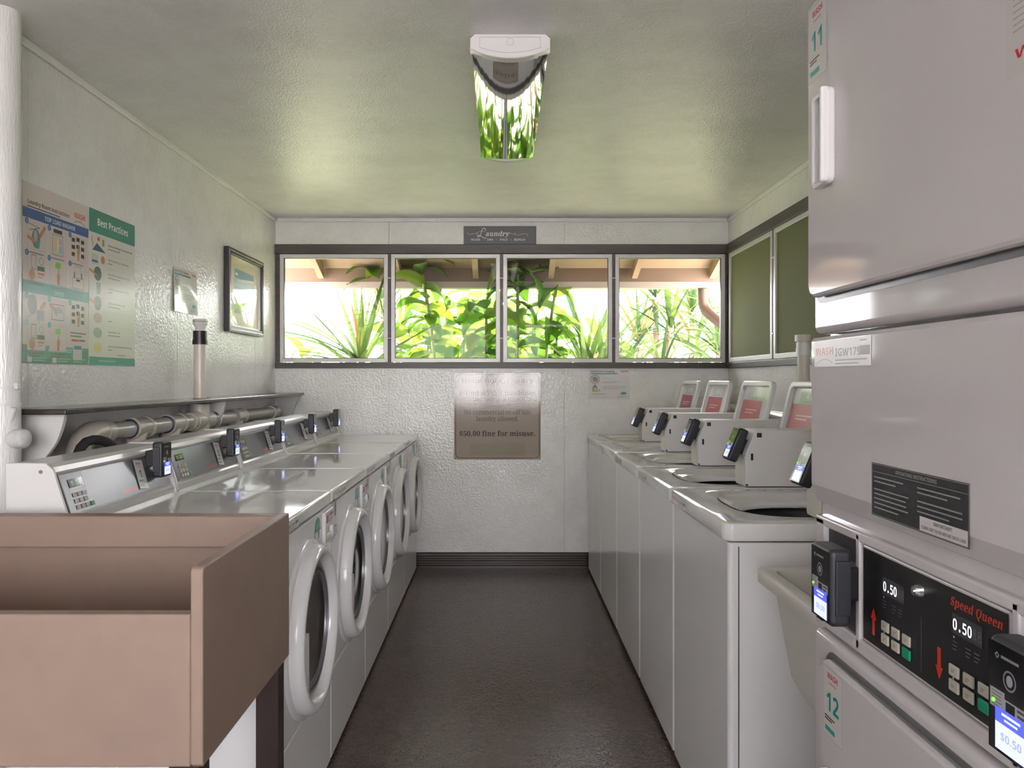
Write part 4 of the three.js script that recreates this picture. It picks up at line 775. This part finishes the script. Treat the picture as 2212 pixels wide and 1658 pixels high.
{
  const skin1 = '#c08a62', hand = (g, x, y, s) => { g.fillStyle = skin1; g.beginPath(); [[-3, -34], [3, -34], [5, -12], [14, -6], [13, 12], [8, 22], [8, 44], [-9, 44], [-10, 20], [-13, 4], [-8, -10], [-4, -12]].forEach(([a, b], i) => (i ? g.lineTo(x + a * s, y + b * s) : g.moveTo(x + a * s, y + b * s))); g.fill(); };
  const p1 = print(700, 1004, (g, w, h) => {
    fillR(g, '#d9cec6', 0, 0, w, h);
    text(g, 'Laundry Room Instructions', 44, 116, 'bold 33px sans-serif', '#333437', 'left'); lines(g, 44, 128, 470, 1, 9, '#55555a', 6);
    text(g, 'WASH', 530, 100, 'bold 46px sans-serif', '#c4392f', 'left'); stroke(g, '#6a6a70', 4, [[530, 132], [560, 112, 620, 112, 656, 138]]);
    fillR(g, '#3f6299', 0, 142, w, 56); text(g, 'TOP LOAD WASHER', 378, 184, 'bold 36px sans-serif', '#d8dfe6');
    fillR(g, '#5ba79c', 0, 544, w, 48); text(g, 'DRYER', 364, 580, 'bold 30px sans-serif', '#9fcdc2');
    fillR(g, '#6fa088', 0, 902, w, 42); text(g, 'REQUEST SERVICE', 378, 936, 'bold 30px sans-serif', '#c8dccb'); fillR(g, '#6faa86', 0, 944, w, 60);
    for (const [x, y] of [[44, 962], [292, 962]]) { fillR(g, '#d8d8d0', x, y, 44, 38); lines(g, x + 60, y + 10, 150, 2, 14, '#a8ccb0', 6); }
    lines(g, 520, 972, 150, 2, 14, '#a8ccb0', 6);
    const cell = (cx, cy, n, col, kind) => {
      fillR(g, '#d6ccc2', cx, cy, 176, 150); g.strokeStyle = '#b5aea6'; g.lineWidth = 2; g.strokeRect(cx, cy, 176, 150); ellipse(g, col, cx - 4, cy - 2, 17, 17); fillR(g, '#cfd8e0', cx - 7, cy - 10, 5, 16);
      lines(g, cx + 14, cy + 164, 148, 2, 16, '#7a746e', 6);
      if (kind === 0) { ellipse(g, '#7d7f7e', cx + 84, cy + 84, 40, 54); ellipse(g, '#b9b6b0', cx + 80, cy + 70, 18, 34); ellipse(g, '#5aa29a', cx + 104, cy + 112, 16, 28); stroke(g, skin1, 22, [[cx + 170, cy + 10], [cx + 124, cy + 64]]); stroke(g, skin1, 20, [[cx + 6, cy + 84], [cx + 66, cy + 100]]); stroke(g, '#4a4a4a', 3, [[cx + 14, cy + 8], [cx + 120, cy + 20], [cx + 20, cy + 44]]); }
      if (kind === 1) { fillR(g, '#3a3a30', cx + 40, cy - 6, 92, 22); g.strokeStyle = '#77736c'; g.lineWidth = 3; g.strokeRect(cx + 30, cy + 26, 112, 118); fillR(g, '#d8c890', cx + 44, cy + 40, 34, 90); fillR(g, '#d0a8b0', cx + 98, cy + 44, 34, 34); fillR(g, '#9cc4c4', cx + 98, cy + 86, 34, 44); fillR(g, '#dedad4', cx + 78, cy + 50, 18, 72); }
      if (kind === 2) { for (let r = 0; r < 3; r++) for (let c = 0; c < 3; c++) if (!(r === 2 && c === 1)) fillR(g, '#3e4238', cx + 14 + c * 54, cy + 10 + r * 44 + (c === 1 ? -8 : 0), 38, 24); hand(g, cx + 92, cy + 84, 1.3); }
      if (kind === 3) { g.strokeStyle = '#6d6b68'; g.lineWidth = 3; g.strokeRect(cx + 40, cy + 6, 44, 78); hand(g, cx + 50, cy + 108, 1.1); ellipse(g, skin1, cx + 46, cy + 116, 28, 30); fillR(g, '#4a6a3c', cx + 96, cy + 62, 72, 26); fillR(g, '#c85a3c', cx + 104, cy + 98, 60, 12); g.strokeStyle = '#8aaab2'; g.lineWidth = 6; g.beginPath(); g.arc(cx + 136, cy + 32, 20, 0, 2 * PI); g.stroke(); lines(g, cx + 104, cy + 122, 60, 1, 8, '#8a8680', 4); }
      if (kind === 4) { fillR(g, '#86c23e', cx + 60, cy + 14, 56, 34); hand(g, cx + 92, cy + 92, 1.25); }
      if (kind === 5) { g.strokeStyle = '#77736c'; g.lineWidth = 3; g.strokeRect(cx + 52, cy + 8, 70, 70); g.strokeRect(cx + 26, cy + 78, 124, 66); ellipse(g, '#44443e', cx + 88, cy + 92, 26, 7); fillR(g, '#55584e', cx + 40, cy + 44, 10, 36); fillR(g, '#55584e', cx + 124, cy + 44, 10, 36); }
      if (kind === 6) { ellipse(g, '#8d918c', cx + 50, cy + 44, 44, 58); fillR(g, '#9a9c96', cx + 92, cy + 72, 72, 60); stroke(g, skin1, 24, [[cx + 170, cy + 30], [cx + 134, cy + 58]]); stroke(g, '#888', 3, [[cx + 4, cy + 120], [cx + 96, cy + 70], [cx + 120, cy + 146]]); }
      if (kind === 7) { g.strokeStyle = '#77736c'; g.lineWidth = 4; g.strokeRect(cx + 24, cy + 24, 128, 90); ellipse(g, '#a9aea6', cx + 92, cy + 64, 46, 30); ellipse(g, '#cfd0c0', cx + 110, cy + 84, 34, 14); stroke(g, skin1, 24, [[cx + 6, cy + 30], [cx + 56, cy + 56]]); }
    };
    const cx = [44, 264, 488], blue = '#3f6fb0', tq = '#4fa8a8';
    cell(cx[0], 218, 1, blue, 0); cell(cx[1], 218, 2, blue, 1); cell(cx[2], 218, 3, blue, 2); fillR(g, '#d0503c', cx[1] + 96, 396, 40, 8);
    cell(cx[0], 392, 4, blue, 3); cell(cx[1], 392, 5, blue, 4); cell(cx[2], 392, 6, blue, 5);
    fillR(g, '#5ba79c', 0, 566, w, 46); text(g, 'DRYER', 364, 602, 'bold 34px sans-serif', '#a9d4c9');
    cell(cx[0], 632, 1, tq, 6); cell(cx[1], 632, 2, tq, 7); cell(cx[2], 632, 3, tq, 2);
    cell(cx[0], 806 - 24, 4, tq, 3); cell(cx[1], 806 - 24, 5, tq, 4);
    fillR(g, '#d9cec6', 480, 770, 210, 120); lines(g, 486, 808, 190, 2, 20, '#6a6660', 7); fillR(g, '#c85048', 500, 850, 80, 14); fillR(g, '#6a6660', 588, 850, 70, 12);
    fillR(g, '#c9cdc8', 516, 884, 106, 92); fillR(g, '#6f7f9c', 530, 890, 84, 22);
  }, { roughness: 0.2 });
  const t = thing('instruction_poster', 'white laundry instruction poster with a blue band on the left wall', 'poster', [XL, 1.37, -2.818], PI / 2);
  part('board', rbox(-0.209, 0.209, 0, 0.602, 0.0005, 0.005, 0.001), M.whiteSatin, t);
  sticker('print', 0.4175, 0.6005, p1, t, 0, 0.301, 0.0056, 0);
  const p2 = print(640, 1004, (g, w, h) => {
    fillR(g, '#dcdccf', 0, 0, w, h); fillR(g, '#3c8f73', 0, 0, w, 150); text(g, 'Best Practices', 320, 96, 'bold 64px sans-serif', '#e6efe8');
    fillR(g, '#5fae92', 0, 950, w, 54); lines(g, 120, 972, 330, 1, 10, '#9fd0b8', 8);
    const rows = [['#4a6278', 'bold'], ['#d08a4a'], ['#5c6f60'], ['#9aa79c'], ['#7c8f80'], ['#c7b3a6'], ['#a9b5a4'], ['#d8cf86']];
    rows.forEach(([c], i) => {
      const y = 172 + i * 96;
      if (i === 0) { g.fillStyle = c; g.beginPath(); g.moveTo(40, y + 92); g.lineTo(100, y + 40); g.lineTo(216, y + 92); g.fill(); stroke(g, skin1, 9, [[34, y + 10], [50, y + 66]]); ellipse(g, '#c86a64', 122, y + 12, 16, 14); fillR(g, '#88a83e', 168, y + 6, 30, 44); }
      else if (i === 2 || i === 4) { ellipse(g, c, 110, y + 46, 50, 46); stroke(g, skin1, 16, [[10, y + 30], [90, y + 56]]); }
      else if (i === 3) { g.fillStyle = c; g.beginPath(); g.moveTo(90, y + 6); g.lineTo(150, y + 6); g.lineTo(140, y + 84); g.lineTo(100, y + 84); g.fill(); }
      else if (i === 1) { fillR(g, '#c9c9c0', 34, y + 20, 80, 66); fillR(g, '#4a7a9a', 36, y + 58, 76, 14); ellipse(g, c, 178, y + 46, 26, 26); }
      else ellipse(g, c, 110, y + 46, 56, 34);
      text(g, ['Check all clothing for loose items and', 'ONLY ¼ quarter cup of liquid soap', 'Pods MUST be placed inside of drum', 'DO NOT add any water to machines', 'Check machine door or lid is', '', 'Please load in 1 lint', 'Clean lint screen before and after drying'][i], 250, y + 40, (i ? '' : 'bold ') + '19px sans-serif', '#4b4e4a', 'left');
      lines(g, 250, y + 54, i % 2 ? 80 : 240, 1, 8, '#8e918a', 6); fillR(g, '#c3c8bb', 240, y + 92, 370, 2);
    });
    lines(g, 380, 930, 160, 1, 8, '#a0a89a', 6);
  }, { roughness: 0.19 });
  const u = thing('best_practices_poster', 'green-headed Best Practices poster on the left wall', 'poster', [XL, 1.37, -3.2185], PI / 2);
  part('board', rbox(-0.1895, 0.1895, 0, 0.603, 0.0005, 0.006, 0.001), M.whiteSatin, u);
  sticker('print', 0.378, 0.6015, p2, u, 0, 0.3015, 0.0066, 0);
}
{ // framed landscape
  const t = thing('framed_picture', 'dark framed landscape picture with a pale mat on the left wall', 'picture', [XL, 1.588, -4.85], PI / 2);
  const W = 0.66, Hh = 0.485;
  const bars = (name, w, h, b, d, z, m) => { const x = w / 2, y = h / 2, X = x - b, Y = y - b; for (const q of [[[-x, -y], [x, -y], [X, -Y], [-X, -Y]], [[-x, y], [-X, Y], [X, Y], [x, y]], [[-x, -y], [-X, -Y], [-X, Y], [-x, y]], [[x, -y], [x, y], [X, Y], [X, -Y]]]) part(name, extr(shapeOf(q), d, Math.min(0.003, b / 4)).translate(0, Hh / 2, z), m, t); };
  bars('frame_bar', W, Hh, 0.036, 0.03, 0.0005, M.black);
  bars('frame_lip', W - 0.016, Hh - 0.016, 0.012, 0.006, 0.028, std(lin(0.16, 0.14, 0.13), 0.25, { metalness: 0.6 }));
  bars('inner_slip', W - 0.0725, Hh - 0.0725, 0.008, 0.02, 0.001, M.steelDark);
  const art = print(640, 448, (g, w, h) => {
    fillR(g, '#d5cfae', 0, 0, w, h); fillR(g, '#b9b48f', 118, 72, w - 236, h - 160);
    const [x, y, a, b] = [124, 78, w - 248, h - 172]; fillR(g, '#4f96a8', x, y, a, b * 0.5); fillR(g, '#8fbfc6', x, y + b * 0.2, a, b * 0.2); g.fillStyle = '#dfe8e2'; for (let i = 0; i < 9; i++) { g.beginPath(); g.ellipse(x + 40 + i * 40, y + 30 + (i * 37) % 40, 30, 9, 0, 0, 2 * PI); g.fill(); }
    const hill = (c, y0, amp, f) => { g.fillStyle = c; g.beginPath(); g.moveTo(x, y + b); for (let i = 0; i <= 40; i++) g.lineTo(x + a * i / 40, y + y0 - amp * Math.sin(i * f) - amp * 0.4 * Math.sin(i * f * 2.7)); g.lineTo(x + a, y + b); g.fill(); };
    hill('#3f7f74', b * 0.55, 20, 0.16); hill('#5f9a52', b * 0.68, 16, 0.22); hill('#7dae54', b * 0.8, 12, 0.31); hill('#4f8848', b * 0.92, 8, 0.4);
  }, { roughness: 0.05 });
  const p = new THREE.MeshPhysicalMaterial({ map: art.map, roughness: 0.5, clearcoat: 1, clearcoatRoughness: 0.02 });
  sticker('art_print', W - 0.07, Hh - 0.07, p, t, 0, Hh / 2, 0.012, 0);
}
renderer.render(scene, camera);
